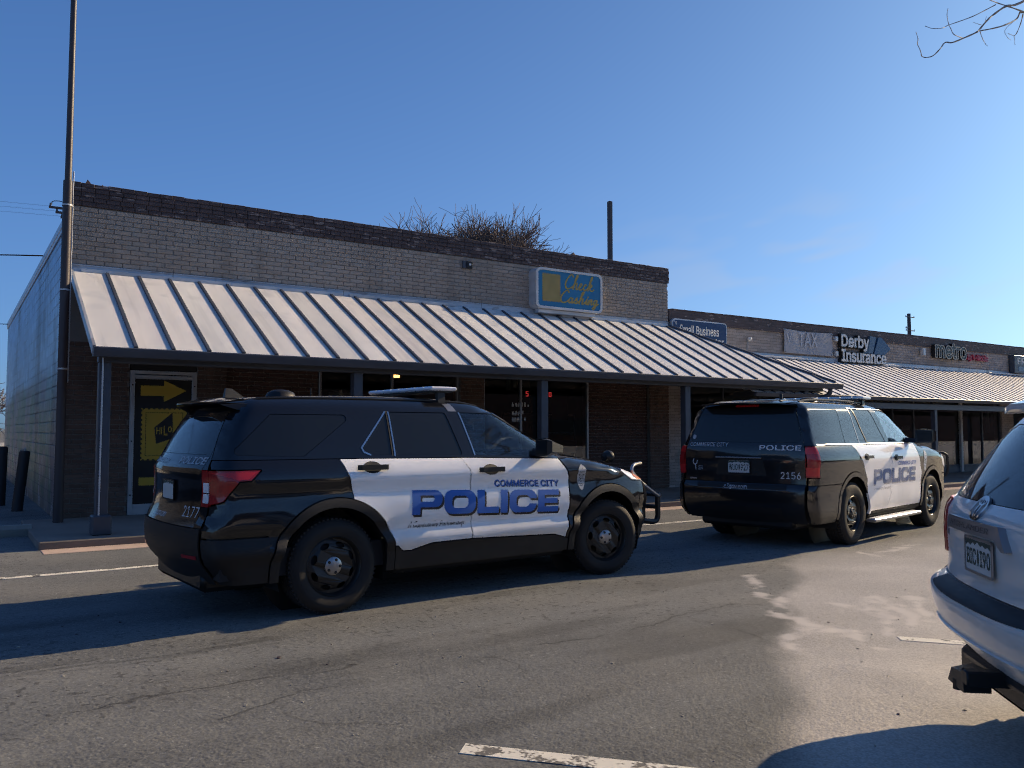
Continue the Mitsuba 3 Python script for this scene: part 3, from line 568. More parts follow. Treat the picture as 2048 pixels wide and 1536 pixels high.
# ---------------------------------------------------------------- poles, bollards, wheel stop
tag('steel_pole', 'tall dark brown steel pole at the shop corner, running out of frame', 'pole')
put('steel_pole__sleeve', tube([(1.385, 14.3, 0), (1.385, 14.3, 1.2), (1.385, 14.3, 5.28)], [.072, .066, .064], 16), 'pole_paint', smooth=40)
put('steel_pole__mast', tube([(1.39, 14.3, 5.27), (1.392, 14.3, 7), (1.395, 14.3, 9.6)], [.05, .045, .04], 14), 'pole_paint', smooth=40)
put('steel_pole__conduit', tube([(1.462, 14.32, 5.44), (1.462, 14.32, 4.9), (1.464, 14.32, 2.2)], .010, 6), 'cap_metal', 'thin pale conduit strapped to the pole')
for z in (4.9, 3.6, 2.4): put(num('steel_pole__strap'), tf(lathe([(.069, -.012), (.074, -.012), (.074, .012), (.069, .012)], 16), mat4([1, 0, 0], [0, 0, 1], [0, -1, 0], [1.386, 14.3, z])), 'cap_metal')
for i, (x, y, h, lx, lab) in enumerate(((.86, 19.4, 1.16, .02, 'black bollard at the left edge of the picture'), (1.06, 17.9, 1.10, .10, 'leaning black bollard beside the mural wall'))):
    b = num('bollard'); tag(b, lab, 'bollard', 'bollards beside the mural wall')
    put(b+'__post', tube([(x, y, -.05), (x+lx, y, h-.03), (x+lx*1.03, y, h)], [.092, .092, .074], 14), 'dark_iron', smooth=40)
    if i: put(b+'__chain_lug', tube([(x+lx, y-.0, h-.01), (x+lx+.005, y, h+.06)], .012, 6), 'cap_metal')
put('wheel_stop', hull(np.array([(x+a, y, z) for x, a in ((-.65, 0), (1.0, 0)) for y, z in ((13.62, -.02), (13.60, .10), (13.66, .15), (13.78, .15), (13.86, .10), (13.86, -.02))])), 'stop_concrete', 'grey concrete wheel stop on the dark ground at the far left', 'wheel stop')
tag('utility_pole', 'distant wooden utility pole with crossarms behind the corner shop', 'utility pole')
def upole(k, x, y, h, arms, r=.15):
    put(k+'__shaft', tube([(x, y, 0), (x, y, h*.6), (x, y, h)], [r, r*.85, r*.7], 10), 'pole_paint', smooth=True)
    for z, a, b in arms:
        put(num(k+'__crossarm'), cbx(x+a, x+b, y-.2, y-.08, z-.05, z+.05, .01), 'pole_paint')
        for q in (a+.06, b-.06): put(num(k+'__insulator'), tube([(x+q, y-.14, z+.05), (x+q, y-.14, z+.20)], [.05, .03], 6), 'slate_metal')
upole('utility_pole', 4.36, 45, 12.95, ((12.05, -.78, .5), (11.84, -.5, .4), (11.62, -.28, .3)))
put('utility_pole__drop_loop', tube(curve([(3.70, 45, 12.20), (3.74, 45, 12.36), (4.0, 45, 12.42), (4.3, 45, 12.36)]), .02, 6), 'dark_iron')
tag('utility_pole_001', 'distant utility pole above the right shop row', 'utility pole')
upole('utility_pole_001', 100.2, 60, 16.2, ((15.75, -.95, .95), (14.35, -.95, -.05), (14.05, -.95, .95)), .3)
def wire(a, b, sag, r, lab):
    t = np.linspace(0, 1, 14)[:, None]; a, b = np.array(a, float), np.array(b, float)
    p = a+(b-a)*t; p[:, 2] -= sag*4*(t*(1-t))[:, 0]
    put(num('wire'), tube(p, r, 5), 'dark_iron', lab, 'wire', 'overhead wires')
wire((-14, 21.5, 4.9), (1.5, 19.6, 5.06), .25, .014, 'thick black service cable tied to the side wall')
wire((-30, 47, 12.6), (3.65, 45, 12.12), .35, .005, 'thin wire to the top crossarm of the far pole')
wire((-30, 47, 12.2), (3.95, 45, 11.92), .35, .005, 'thin wire to the middle crossarm of the far pole')
wire((-30, 47, 11.95), (4.15, 45, 11.70), .35, .005, 'thin wire to the lowest crossarm of the far pole')
wire((-20, 33, 4.95), (1.6, 31.5, 4.9), .1, .012, 'thin low wire at the far left behind the building')

# ---------------------------------------------------------------- bare trees
pr('bark', proc(lambda p, n, uv: mi.Color3f(.115, .095, .082)*(.6+.8*noise(p.x*9, p.y*9, p.z*3))), .9, .2)
pr('glare_bark', (.34, .31, .28), .8, .3)  # lighter bark for the near branches: sun glare put into the colour
pr('twig_bark', (.15, .118, .105), .85, .25)
def grow(start, d, L, r, depth, R, out, up=.18, split=(3, 4), spread=.55, seg=4):
    p = [np.array(start, float)]; d = np.array(d, float)
    for _ in range(seg):
        d = d+R.normal(0, .16, 3)+[0, 0, up*.3]; d /= np.linalg.norm(d); p.append(p[-1]+d*L/seg)
    out[depth].append((np.array(p), np.linspace(r, r*.6, seg+1)))
    if depth == 0: return
    for q in range(R.integers(*split)+1):
        t = R.uniform(.35, 1); i = min(int(t*seg), seg-1); s = p[i]+(p[i+1]-p[i])*(t*seg-i)
        nd = d+R.normal(0, spread, 3)+[0, 0, up]; nd /= np.linalg.norm(nd)
        grow(s, nd, L*R.uniform(.58, .8), r*R.uniform(.42, .62), depth-1, R, out, up, split, spread, seg)
def tree(k, x, y, h, seed, label, wide=4.2, fork=.5, n=14, depth=4, r0=.02, split=(5, 7), thin=.019):
    """a trunk, limbs fanning to the crown and twigs that grow ever upwards"""
    R = np.random.default_rng(seed); out = [[] for _ in range(depth+1)]
    base = np.array([x, y, 0]); top = base+[R.normal(0, .15), 0, h*fork]
    out[depth].append((np.array([base, (base+top)/2, top]), np.array([r0, r0*.85, r0*.75])*h))
    for q in range(n):
        a = q*2.4+R.uniform(-.3, .3); e = wide*(.25+.75*((q+.5)/n)**.6)
        d = np.array([math.cos(a)*e, math.sin(a)*e, h*(1-fork)*(.95-.4*(e/wide)**2)]); L = np.linalg.norm(d)
        grow(top-[0, 0, h*.05*R.uniform()], d/L, L*.66, r0*h*.40, depth-1, R, out, .10, split, .72)
    tag(k, label, 'tree')
    put(k+'__trunk', cat([tube(p, r, 8) for p, r in out[depth]]), 'bark', smooth=True)
    for d in range(depth-1, 0, -1): put(num(k+'__limb'), cat([tube(p, np.maximum(r, thin), 4, False) for p, r in out[d]]), 'bark' if d > 1 else 'twig_bark', smooth=True)
    put(k+'__crown', cat([tube(p, np.maximum(r, thin), 3, False) for p, r in out[0]]), 'twig_bark', kind='stuff')
tree('bare_tree', 22.8, 43, 13.2, 3, 'left half of the bare bushy treetop above the corner shop', 1.9, .62, 22, 4, .02, (5, 7), .013)
tree('bare_tree_001', 26.8, 42, 14.1, 8, 'right, taller half of the bare treetop above the corner shop', 2.2, .62, 26, 4, .02, (5, 7), .013)
tree('bare_tree_002', 1.6, 62, 5.2, 21, 'bare tree in the distance at the left edge', 1.6, .3, 6, 3)
# limbs that reach in at the upper right corner, from a tree standing to the right of the camera
tag('street_tree', 'bare branches of a near tree reaching in at the top right corner', 'tree')
BR = 9.0; ba = np.array([math.sin(1.07), math.cos(1.07)])
def bp(px, py, dd=0.0):
    f_ = look; r_ = np.array([math.cos(YAW), -math.sin(YAW), 0]); u_ = np.cross(r_, f_)
    d = f_+(px-1024)/FOCAL*r_-(py-768)/FOCAL*u_
    t = (BR+dd)/(d[0]*ba[0]+d[1]*ba[1]); return eye+d*t
limbs = [([(2200, -95), (2120, -40), (2040, 6), (2013, 12), (1990, 27), (1975, 40), (1958, 60), (1952, 65), (1930, 75), (1905, 85), (1890, 85), (1880, 98), (1865, 112), (1850, 115), (1843, 112)], .013, .005),
         ([(1843, 112), (1841, 102), (1835, 88), (1836, 78), (1832, 64)], .005, .0035), ([(2220, -20), (2120, 10), (2048, 24), (2040, 25), (2033, 38), (2010, 50), (1985, 57), (1958, 62)], .012, .006),
         ([(2048, 24), (2020, 14), (1998, 7), (1980, 0)], .008, .005), ([(1992, 9), (1975, 18), (1945, 33), (1915, 44), (1895, 51), (1885, 56), (1865, 57), (1850, 52)], .0055, .0035),
         ([(1925, 76), (1908, 69), (1902, 58), (1897, 47), (1894, 30), (1896, 17)], .005, .003), ([(1960, 62), (1964, 75), (1971, 88), (1975, 92)], .004, .0025), ([(2046, 28), (2042, 45), (2034, 65), (2028, 71), (2016, 67)], .006, .003), ([(1963, 50), (1950, 46), (1946, 44)], .003, .002), ([(1970, 44), (1973, 32)], .003, .002),
         ([(2030, 40), (2010, 60), (2015, 75), (2022, 80)], .003, .002), ([(2028, 71), (2030, 90)], .003, .002)]
trunk = np.array([11.6, 1.2])
ms = []
for pts, r0, r1 in limbs:
    c = curve([bp(x, y, .25*math.sin(i*.9+x)) for i, (x, y) in enumerate(pts)], 4); rad = np.linspace(r0, r1, len(c))*.85
    ms.append(tube(c, rad*(1+.15*np.sin(np.arange(len(c))*1.7)), 6))
put('street_tree__branch', cat(ms), 'glare_bark', smooth=True)
j1, j2 = bp(2200, -95), bp(2220, -20)
tk = np.array([trunk[0], trunk[1], 3.2])
put('street_tree__trunk', cat([tube([(trunk[0], trunk[1], -.1), (trunk[0]+.05, trunk[1], 1.6), tuple(tk)], [.19, .16, .13], 12), tube(curve([tk, tk+[0, .1, 1.2], tk+[.2, 0, 2.6], tk+[.3, -.1, 4]]), np.linspace(.11, .03, 19), 8)]), 'bark', smooth=True)
put('street_tree__limb', cat([tube(curve([tk+[0, 0, -.1], (tk+j1)/2+[0, 0, .35], j1]), np.linspace(.07, .0135, 13), 8), tube(curve([tk+[0, 0, .0], (tk+j2)/2+[0, 0, .1], j2]), np.linspace(.06, .0125, 13), 8)]), 'bark', smooth=True)

# ---------------------------------------------------------------- unseen buildings added to block sky light: behind the camera, and off the left
K = 'added_rear_building'
tag(K, 'long low dark building added unseen behind the camera to cut sky fill and darken window reflections', 'building')
put(K+'__wall', bx(-70, 230, -46, -34, -.1, 6.3), 'brown_brick')
put(K+'__roof', bx(-70.3, 230.3, -46.3, -33.7, 6.3, 6.5), 'roofing')
for k in range(9):
    put(num(K+'__window'), bx(-44+k*13, -38+k*13, -33.99, -33.95, 1.0, 2.6), 'black_trim')
K = 'added_alley_building'  # added out of frame to deepen the alley shade
tag(K, 'low dark grey building added unseen outside the left edge to shade the alley', 'building')
put(K+'__wall', bx(-26, -7.0, 15.0, 46, -.1, 4.6), 'dark_iron')
put(K+'__coping', bx(-26.1, -6.9, 14.9, 46.1, 4.6, 4.75), 'slate_metal')
put(K+'__door', bx(-6.999, -6.95, 17.0, 18.0, 0, 2.1), 'black_trim')
# ---------------------------------------------------------------- grit and leaves blown over the lot
R = np.random.default_rng(12); ms = []
for k in range(240):
    x, y = R.uniform(-1.5, 7.5), R.uniform(1.2, 9.5); s_ = R.uniform(.003, .010)*(1.8 if k % 17 == 0 else 1); a = R.uniform(0, 3.1)
    p = np.array([(math.cos(t)*s_*R.uniform(.6, 1.3), math.sin(t)*s_*R.uniform(.5, 1.0), z) for t in np.linspace(0, 5.4, 6) for z in (-.001, s_*R.uniform(.25, .7))]); c_, d_ = math.cos(a), math.sin(a)
    ms.append(hull(np.stack([p[:, 0]*c_-p[:, 1]*d_+x, p[:, 0]*d_+p[:, 1]*c_+y, p[:, 2]+.001], 1)))
put('grit', cat(ms[:170]), 'stop_concrete', 'small stones scattered over the asphalt', 'grit', kind='stuff')
put('leaf_litter', cat(ms[170:]), 'pole_paint', 'dry dark leaf crumbs scattered over the asphalt', 'leaves', kind='stuff')

# ---------------------------------------------------------------- vehicles: one implicit body each, panels laid on it
def paint(key, col, dirt=None, **kw):
    """car paint with road dust that has settled low on the panels"""
    if dirt is None: return pr(key, col, .22, .5, clearcoat=1.0, clearcoat_gloss=.96)
    def f(p, n, uv):
        low = smoothstep(.85, .25, p.z+.4*(fbm(p.x*3, p.y*3, p.z*2, 3)-.5))
        sp = smoothstep(.55, .75, noise(p.x*60, p.y*60, p.z*60))
        s = fbm(p.x*5, p.y*5, p.z*1.2, 3)
        return mix(mi.Color3f(col), mi.Color3f(dirt), dr.clip(.75*low*(.35+.65*s)+.06*sp*s, 0, 1))
    def rg(p, n, uv):
        low = smoothstep(.70, .25, p.z+.35*(fbm(p.x*3, p.y*3, p.z*2, 3)-.5)); return .07+.40*low
    return bsdf(key, {'type': 'principled', 'base_color': proc(f), 'roughness': proc(rg), 'specular': .5, 'clearcoat': kw.get('coat', .8), 'clearcoat_gloss': .985})
paint('black_paint', (.0045, .0050, .0070), (.018, .018, .018))
paint('white_paint', (.87, .87, .86), (.40, .365, .33))
paint('silver_paint', (.62, .60, .565), (.36, .345, .32))
pr('cladding', proc(lambda p, n, uv: mix((.009, .009, .010), (.03, .029, .028), .4*smoothstep(.65, .25, p.z)*fbm(p.x*5, p.y*5, p.z*5, 3))), .55, .4)
pr('tyre', proc(lambda p, n, uv: mix((.012, .012, .013), (.050, .047, .043), .40*fbm(p.x*6, p.y*6, p.z*6, 3))), .78, .35)
pr('black_rim', .012, .4, .5)
pr('chrome', (.55, .56, .57), .16, .5, metallic=1.0)
pr('satin', (.34, .34, .35), .32, .5, metallic=.8)
pr('dark_glass', (.008, .010, .012), .04, .5, clearcoat=.3)
bsdf('clear_glass', {'type': 'thindielectric', 'int_ior': 1.5, 'specular_transmittance': {'type': 'rgb', 'value': [.50, .60, .60]}})
pr('red_lens', (.30, .006, .008), .12, .5, clearcoat=1.0)
pr('red_lens_bright', (.50, .012, .014), .12, .5, clearcoat=1.0)
pr('clear_lens', (.68, .69, .71), .12, .5, clearcoat=1.0)
pr('amber_lens', (.55, .20, .10), .15, .5, clearcoat=1.0)
pr('lamp_dark', (.06, .065, .07), .15, .5, clearcoat=1.0)
pr('cabin', (.020, .020, .022), .8, .3)
pr('seat_fabric', (.035, .035, .038), .9, .2)
pr('police_blue', proc(lambda p, n, uv: mi.Color3f(.020, .115, .44)*(.85+.3*fbm(p.x*4, p.y*4, p.z*4, 2))), .45, .4)
pr('faded_blue', proc(lambda p, n, uv: mix((.11, .15, .30), (.24, .26, .34), smoothstep(.4, .65, fbm(p.x*7, p.y*7, p.z*3, 3)))), .5, .4)
pr('faded_edge', (.42, .40, .40), .5, .4)
pr('decal_white', (.55, .57, .60), .5, .4)
pr('decal_silver', (.36, .38, .40), .4, .4)
pr('plate_white', (.46, .48, .47), .5, .4)
pr('plate_ink', (.025, .05, .045), .5, .4)

def smax(a, b, k):
    h = np.maximum(k-np.abs(a-b), 0)/k
    return np.maximum(a, b)+h*h*h*k/6
def pch(xs):
    from scipy.interpolate import PchipInterpolator
    a = np.array(xs, float); o = np.argsort(a[:, 0]); a = a[o]; f = PchipInterpolator(a[:, 0], a[:, 1])
    return lambda x: f(np.clip(x, a[0, 0], a[-1, 0]))
def grid_poly(poly, res):
    """(points, triangles) of a polygon cut along a grid, so that it can be bent over a body"""
    if poly.is_empty: return np.zeros((0, 2)), np.zeros((0, 3), int)
    x0, y0, x1, y1 = poly.bounds; nx, ny = max(int(math.ceil((x1-x0)/res)), 1), max(int(math.ceil((y1-y0)/res)), 1)
    X, Y = np.linspace(x0, x1, nx+1), np.linspace(y0, y1, ny+1)
    bs = shapely.box(np.repeat(X[:-1], ny), np.tile(Y[:-1], nx), np.repeat(X[1:], ny), np.tile(Y[1:], nx))
    shapely.prepare(poly); full = shapely.contains(poly, bs); cut = ~full & shapely.intersects(poly, bs)
    V, F, idx = [], [], {}
    def vid(p):
        k = (round(p[0]*2e5), round(p[1]*2e5))
        if k not in idx: idx[k] = len(V); V.append((p[0], p[1]))
        return idx[k]
    for b in np.nonzero(full)[0]:
        i, j = divmod(b, ny); a = [vid((X[i], Y[j])), vid((X[i+1], Y[j])), vid((X[i+1], Y[j+1])), vid((X[i], Y[j+1]))]
        F += [[a[0], a[1], a[2]], [a[0], a[2], a[3]]]
    for g in shapely.intersection(bs[cut], poly):
        for q in parts_of(g):
            v, f = trimesh.creation.triangulate_polygon(q, engine='earcut')
            ids = [vid(p) for p in v]
            for t in f:
                t = [ids[k] for k in t]
                if len(set(t)) == 3:
                    a, b, c = (np.array(V[k]) for k in t)
                    F.append(t if (b[0]-a[0])*(c[1]-a[1])-(b[1]-a[1])*(c[0]-a[0]) > 0 else t[::-1])
    return np.array(V), np.array(F, int).reshape(-1, 3)

class Body:
    def __init__(s, width, prof, rear, front, d=lambda x: 0*x, crown=.06, lean=.22, rc=.13, fc=.22, kt=.10, kr=.14, kf=.18, extra=None):
        s.w, s.p, s.r, s.f = pch(width), pch(prof), pch(rear), pch(front)
        s.d, s.crown, s.lean, s.rc, s.fc, s.kt, s.kr, s.kf, s.extra = d, crown, lean, rc, fc, kt, kr, kf, extra
    def F(s, x, y, z):
        y = np.abs(y); w = s.w(z)-s.d(x)
        if s.extra is not None: w = w+s.extra(x, z)
        a = smax(y-w, (z-s.p(x+s.lean*y*y)+s.crown*y*y)*.75, s.kt)
        a = smax(a, s.r(z)+s.rc*y**2.4-x, s.kr)
        return smax(a, x-s.f(z)+s.fc*y**2.2, s.kf)
    def solve(s, g, lo, hi, n):
        """g(t) rises outwards between lo (inside) and hi"""
        a, b = np.full(n, float(lo)), np.full(n, float(hi))
        for _ in range(34):
            m = (a+b)/2; v = g(m); a, b = np.where(v < 0, m, a), np.where(v < 0, b, m)
        return (a+b)/2
    def side(s, u, v): u, v = np.asarray(u, float), np.asarray(v, float); return s.solve(lambda t: s.F(u, t, v), 0, 1.3, len(u))
    def top(s, u, v): u, v = np.asarray(u, float), np.asarray(v, float); return s.solve(lambda t: s.F(u, v, t), .62, 2.3, len(u))
    def back(s, u, v): u, v = np.asarray(u, float), np.asarray(v, float); return -s.solve(lambda t: s.F(-t, u, v), -.6, 1.6, len(u))
    def nose(s, u, v): u, v = np.asarray(u, float), np.asarray(v, float); return s.solve(lambda t: s.F(t, u, v), 2.2, 4.8, len(u))
    def lift(s, p2, axis, off):
        u, v = p2[:, 0], p2[:, 1]
        if axis == 'side': P = np.stack([u, -s.side(u, v), v], 1)
        elif axis == 'top': P = np.stack([u, v, s.top(u, v)], 1)
        elif axis == 'rear': P = np.stack([s.back(u, v), u, v], 1)
        else: P = np.stack([s.nose(u, v), u, v], 1)
        e = 1e-3; n = np.stack([s.F(*(P+[e, 0, 0]).T)-s.F(*(P-[e, 0, 0]).T), s.F(*(P+[0, e, 0]).T)-s.F(*(P-[0, e, 0]).T), s.F(*(P+[0, 0, e]).T)-s.F(*(P-[0, 0, e]).T)], 1)
        n /= np.maximum(np.linalg.norm(n, axis=1, keepdims=True), 1e-9)
        off = off(u, v)[:, None] if callable(off) else off
        return P+n*off, n
    def sheet(s, poly, axis, off=0., thick=.012, res=.05):
        v2, f = grid_poly(poly, res)
        P, n = s.lift(v2, axis, off)
        if axis == 'rear': f = f[:, ::-1]            # y to the left, seen from behind
        if thick:
            e = np.vstack([f[:, [0, 1]], f[:, [1, 2]], f[:, [2, 0]]]); k = np.sort(e, 1); _, inv, c = np.unique(k, axis=0, return_inverse=True, return_counts=True)
            b = e[c[inv.ravel()] == 1]; m = len(P); j = len(b)
            P = np.vstack([P, P[b[:, 0]], P[b[:, 1]], P[b[:, 0]]-n[b[:, 0]]*thick, P[b[:, 1]]-n[b[:, 1]]*thick]); i = np.arange(j)
            f = np.vstack([f, np.stack([m+j+i, m+i, m+2*j+i], 1), np.stack([m+j+i, m+2*j+i, m+3*j+i], 1)])
        return P, f
MIR = np.diag([1., -1, 1, 1])
class Car:
    """a vehicle: its parts are put under one key and one placing"""
    def __init__(s, key, body, pos, label, cat_, group=None):
        s.k, s.b = key, body
        x, y, a = pos; s.xf = T().translate([x, y, 0]).rotate([0, 0, 1], math.degrees(a))
        tag(key, label, cat_, group)
    def part(s, name, mesh, mat, label=None, smooth=40, under=None, **kw):
        k = num((under or s.k)+'__'+name); put(k, mesh, mat, label, smooth=smooth, xf=s.xf, **kw); return k
    def panel(s, name, poly, axis, mat, label=None, off=0., thick=.012, res=.05, under=None, both=True, **kw):
        if poly.is_empty or poly.area < 1e-5: return None
        m = s.b.sheet(poly, axis, off, thick, res)
        k = s.part(name, m, mat, label, True, under[0] if isinstance(under, tuple) else under, **kw)
        if axis == 'side' and both:
            k2 = s.part(name, tf(m, MIR), mat, None, True, under[1] if isinstance(under, tuple) else under, **kw); return k, k2
        return k
    def pair(s, name, mesh, mat, label=None, smooth=40, under=None):
        k = s.part(name, mesh, mat, label, smooth, under[0] if isinstance(under, tuple) else under)
        return k, s.part(name, tf(mesh, MIR), mat, None, smooth, under[1] if isinstance(under, tuple) else under)
def wheel(c, x, y, R, rw, style, steer=0., spin=.3):
    """tyre, rim and hub cap; its outer face towards y (negative = right)"""
    sg = -1 if y < 0 else 1
    ca, sa = math.cos(spin), math.sin(spin)
    M = mat4([math.cos(steer), math.sin(steer), 0], [-math.sin(steer)*sg, math.cos(steer)*sg, 0], [0, 0, 1], [x, y, R])@np.array([[ca, 0, sa, 0], [0, 1, 0, 0], [-sa, 0, ca, 0], [0, 0, 0, 1]])
    w = .235; r0 = rw
    pr_ = [(r0-.004, -.012), (r0+.006, .006), (r0+.03, .018), ((r0+R)/2, .026), (R-.05, .020), (R-.025, .004), (R-.008, -.014), (R, -.035)]
    for g in (.3, .5, .7): pr_ += [(R+.001, -w*g+.010), (R-.009, -w*g+.006), (R-.009, -w*g-.006), (R+.001, -w*g-.010)]
    pr_ += [(R, -w+.035), (R-.02, -w), (r0+.03, -w-.01), (r0, -w)]
    k = c.part('wheel', tf(lathe(pr_, 72), M), 'tyre', None, 30)
    lug = []
    for i in range(64):
        a = i*2*math.pi/64; q = mat4([math.cos(a), 0, math.sin(a)], [0, 1, 0], [-math.sin(a), 0, math.cos(a)], [0, 0, 0])
        for y0, y1, t in ((-.012, -.062, .011), (-w+.062, -w+.012, .011)): lug.append(tf(hull(np.array([(r_, yy, z_) for yy in (y0, y1) for r_, z_ in ((R-.012, -.011), (R+.003, -.009), (R+.003, .009), (R-.012, .011))])), q))
    c.part('tread_block', tf(cat(lug), M), 'tyre', None, False, k, kind='stuff')
    if style.startswith('steel'):
        prof = [(r0, .010), (r0+.006, .004), (r0-.004, -.006), (r0-.014, -.03), (r0-.022, -.06), (r0-.03, -.10)]
        c.part('rim', tf(lathe(prof, 56), M), 'black_rim', None, 40, k)
        pl = Point(0, 0).buffer(r0-.018, 24)
        for i in range(8):
            a = i*math.pi/4; o = affinity.rotate(affinity.scale(Point(r0*.74, 0).buffer(1, 10), .021, .040), math.degrees(a), origin=(0, 0)); pl = pl.difference(o)
        v, f = extr(pl, .012); rad = np.hypot(v[:, 0], v[:, 1])
        v = np.stack([v[:, 0], v[:, 2]-.052+.034*np.exp(-((rad-r0*.58)/.05)**2), v[:, 1]], 1)
        c.part('disc', tf((v, f[:, ::-1]), M), 'black_rim', None, 35, k)
        cap = [(0, .0), (.03, -.001), (.055, -.006), (.072, -.016), (.078, -.034), (.078, -.05)]
        c.part('hub_cap', tf(lathe([(a, b+.006) for a, b in cap[::-1]], 32), M), 'satin' if style == 'steel' else 'black_rim', None, 40, k)
        nuts = []
        for i in range(5):
            a = i*2*math.pi/5+.3; nuts.append(tf(lathe([(.0125, -.03), (.0125, .0035), (.009, .008), (0, .009)], 8), mat4([1, 0, 0], [0, 1, 0], [0, 0, 1], [.052*math.cos(a), 0, .052*math.sin(a)])))
        for m in nuts: c.part('lug_nut', tf(m, M), 'black_rim', None, 30, k)
    else:
        prof = [(r0, .012), (r0-.006, .004), (r0-.02, -.02), (r0-.025, -.10)]
        c.part('rim', tf(lathe(prof, 48), M), 'satin', None, 40, k)
        pl = Point(0, 0).buffer(r0*.3, 20)
        for i in range(5):
            a = i*72; pl = pl.union(affinity.rotate(Polygon([(0, -.045), (r0, -.03), (r0, .03), (0, .045)]), a, origin=(0, 0)))
        v, f = extr(pl.intersection(Point(0, 0).buffer(r0-.008, 24)), .03)
        c.part('disc', tf((np.stack([v[:, 0], v[:, 2]-.035, v[:, 1]], 1), f[:, ::-1]), M), 'satin', None, 35, k)
    c.part('brake_disc', tf(lathe([(0, -.12), (r0*.8, -.12), (r0*.8, -.14), (0, -.14)], 28), M), 'black_rim', None, 30, k)
    return k
def arch_poly(cx, cz, r): return Point(cx, cz).buffer(r, 24).union(sbox(cx-r, cz-1, cx+r, cz))
def well(c, cx, cz, r, yi=.50, yo=.90):
    th = np.linspace(-.35, math.pi+.35, 20); ms = []
    v = np.array([[cx+(r+.012)*math.cos(t), y, cz+(r+.012)*math.sin(t)] for t in th for y in (-yi, -yo)]); f = np.array([q for i in range(19) for q in ([2*i, 2*i+1, 2*i+3], [2*i, 2*i+3, 2*i+2])])
    pl = Point(0, 0).buffer(r+.01, 16); v2, f2 = trimesh.creation.triangulate_polygon(pl, engine='earcut')
    w = np.stack([v2[:, 0]+cx, np.full(len(v2), -yi), v2[:, 1]+cz], 1)
    c.pair('wheel_well', cat([(v, f), (w, f2)]), 'black_trim')
def seats(c, xs, ys=(-.38, .38), z=.62, mat='seat_fabric'):
    for x in xs:
        for y in ys:
            k = c.part('seat', cbx(x-.28, x+.26, y-.25, y+.25, z-.2, z, .05), mat)
            c.part('backrest', hull(np.array([(x-.27+dx, y+dy, zz) for dy in (-.23, .23) for dx, zz in ((0, z), (.14, z), (-.22, z+.58), (-.10, z+.60))])), mat, None, 40, k)
            c.part('headrest', cbx(x-.46, x-.37, y-.13, y+.13, z+.62, z+.82, .03), mat, None, 40, k)
def cabin(c, x0, x1, zf, w=.72, dash=1.9):
    c.part('cabin_floor', cat([bx(x0, x1, -w-.1, w+.1, .34, zf)]), 'cabin', None, False)
    c.part('dashboard', hull(np.array([(dash+a, y, z) for y in (-w, w) for a, z in ((0, .75), (.0, 1.05), (.12, 1.16), (.55, 1.14), (.6, .75))])), 'cabin', None, 40)
    th = np.linspace(0, 2*math.pi, 25); p = np.stack([dash-.14-.07*np.sin(th)*1.0, .38+.185*np.cos(th), 1.02+.175*np.sin(th)], 1)
    k = c.part('steering_wheel', cat([tube(p, .014, 8, False), tube([(dash-.12, .38, 1.02), (dash+.05, .38, .98)], .035, 8), tube([(dash-.14, .20, 1.02), (dash-.14, .56, 1.02)], .012, 6)]), 'cabin')
    c.part('interior_mirror', cbx(dash-.02, dash+.02, -.11, .11, 1.47, 1.53, .012), 'cabin')
def plate(c, base, w, h, M, text, under=None, plate_frame='black_trim'):
    k = c.part('licence_plate', tf(extr(rrect(-w/2, -h/2, w/2, h/2, .012), .003), M), 'plate_white', 'licence plate', 30, under)
    hills = Polygon([(-w/2+.006, h*.24), (-w*.38, h*.34), (-w*.30, h*.27), (-w*.2, h*.38), (-w*.12, h*.31), (-w*.02, h*.42), (w*.08, h*.30), (w*.17, h*.37), (w*.27, h*.29), (w*.36, h*.35), (w/2-.006, h*.25), (w/2-.006, h*.46), (-w/2+.006, h*.46)])
    c.part('hills', tf(extr(hills, .0036), M), 'plate_ink', None, False, under)
    if text: c.part('plate_number', tf(extr(ops.unary_union([fit(text_poly(t, .1, True), a, b, -h*.30, h*.20) for t, a, b in text]), .0045), M), 'plate_ink', None, False, under)
    c.part('plate_frame', tf(extr(rrect(-w/2-.008, -h/2-.008, w/2+.008, h/2+.008, .016).difference(rrect(-w/2+.004, -h/2+.004, w/2-.004, h/2-.004, .01)), .006), M), plate_frame, None, False, under)
def block_word(gap=.1):
    """POLICE in broad heavy capitals, one unit tall"""
    def rr(x0, y0, x1, y1, r): return sbox(x0+r, y0+r, x1-r, y1-r).buffer(r, 6)
    t, e = .34, .24
    P = sbox(0, 0, t, 1).union(rr(0, .30, 1.28, 1, .30).union(sbox(0, .30, .5, 1))).difference(rr(t, .52, .94, .78, .12).union(sbox(t, .52, .6, .78)))
    O = rr(0, 0, 1.42, 1, .36).difference(rr(t, e, 1.42-t, 1-e, .20))
    L = sbox(0, 0, t, 1).union(sbox(0, 0, 1.02, .27))
    I = sbox(0, 0, t, 1)
    C = rr(0, 0, 1.36, 1, .36).difference(rr(t, e, 1.36-t, 1-e, .20)).difference(sbox(.95, .385, 1.5, .615))
    E = sbox(0, 0, t, 1).union(sbox(0, 0, 1.10, e)).union(sbox(0, 1-e, 1.10, 1)).union(sbox(0, .5-e*.46, 1.02, .5+e*.46))
    o, x = [], 0
    for g, w in ((P, 1.28), (O, 1.42), (L, 1.02), (I, t), (C, 1.36), (E, 1.10)):
        o.append(affinity.translate(g, x)); x += w+gap
    return ops.unary_union(o)
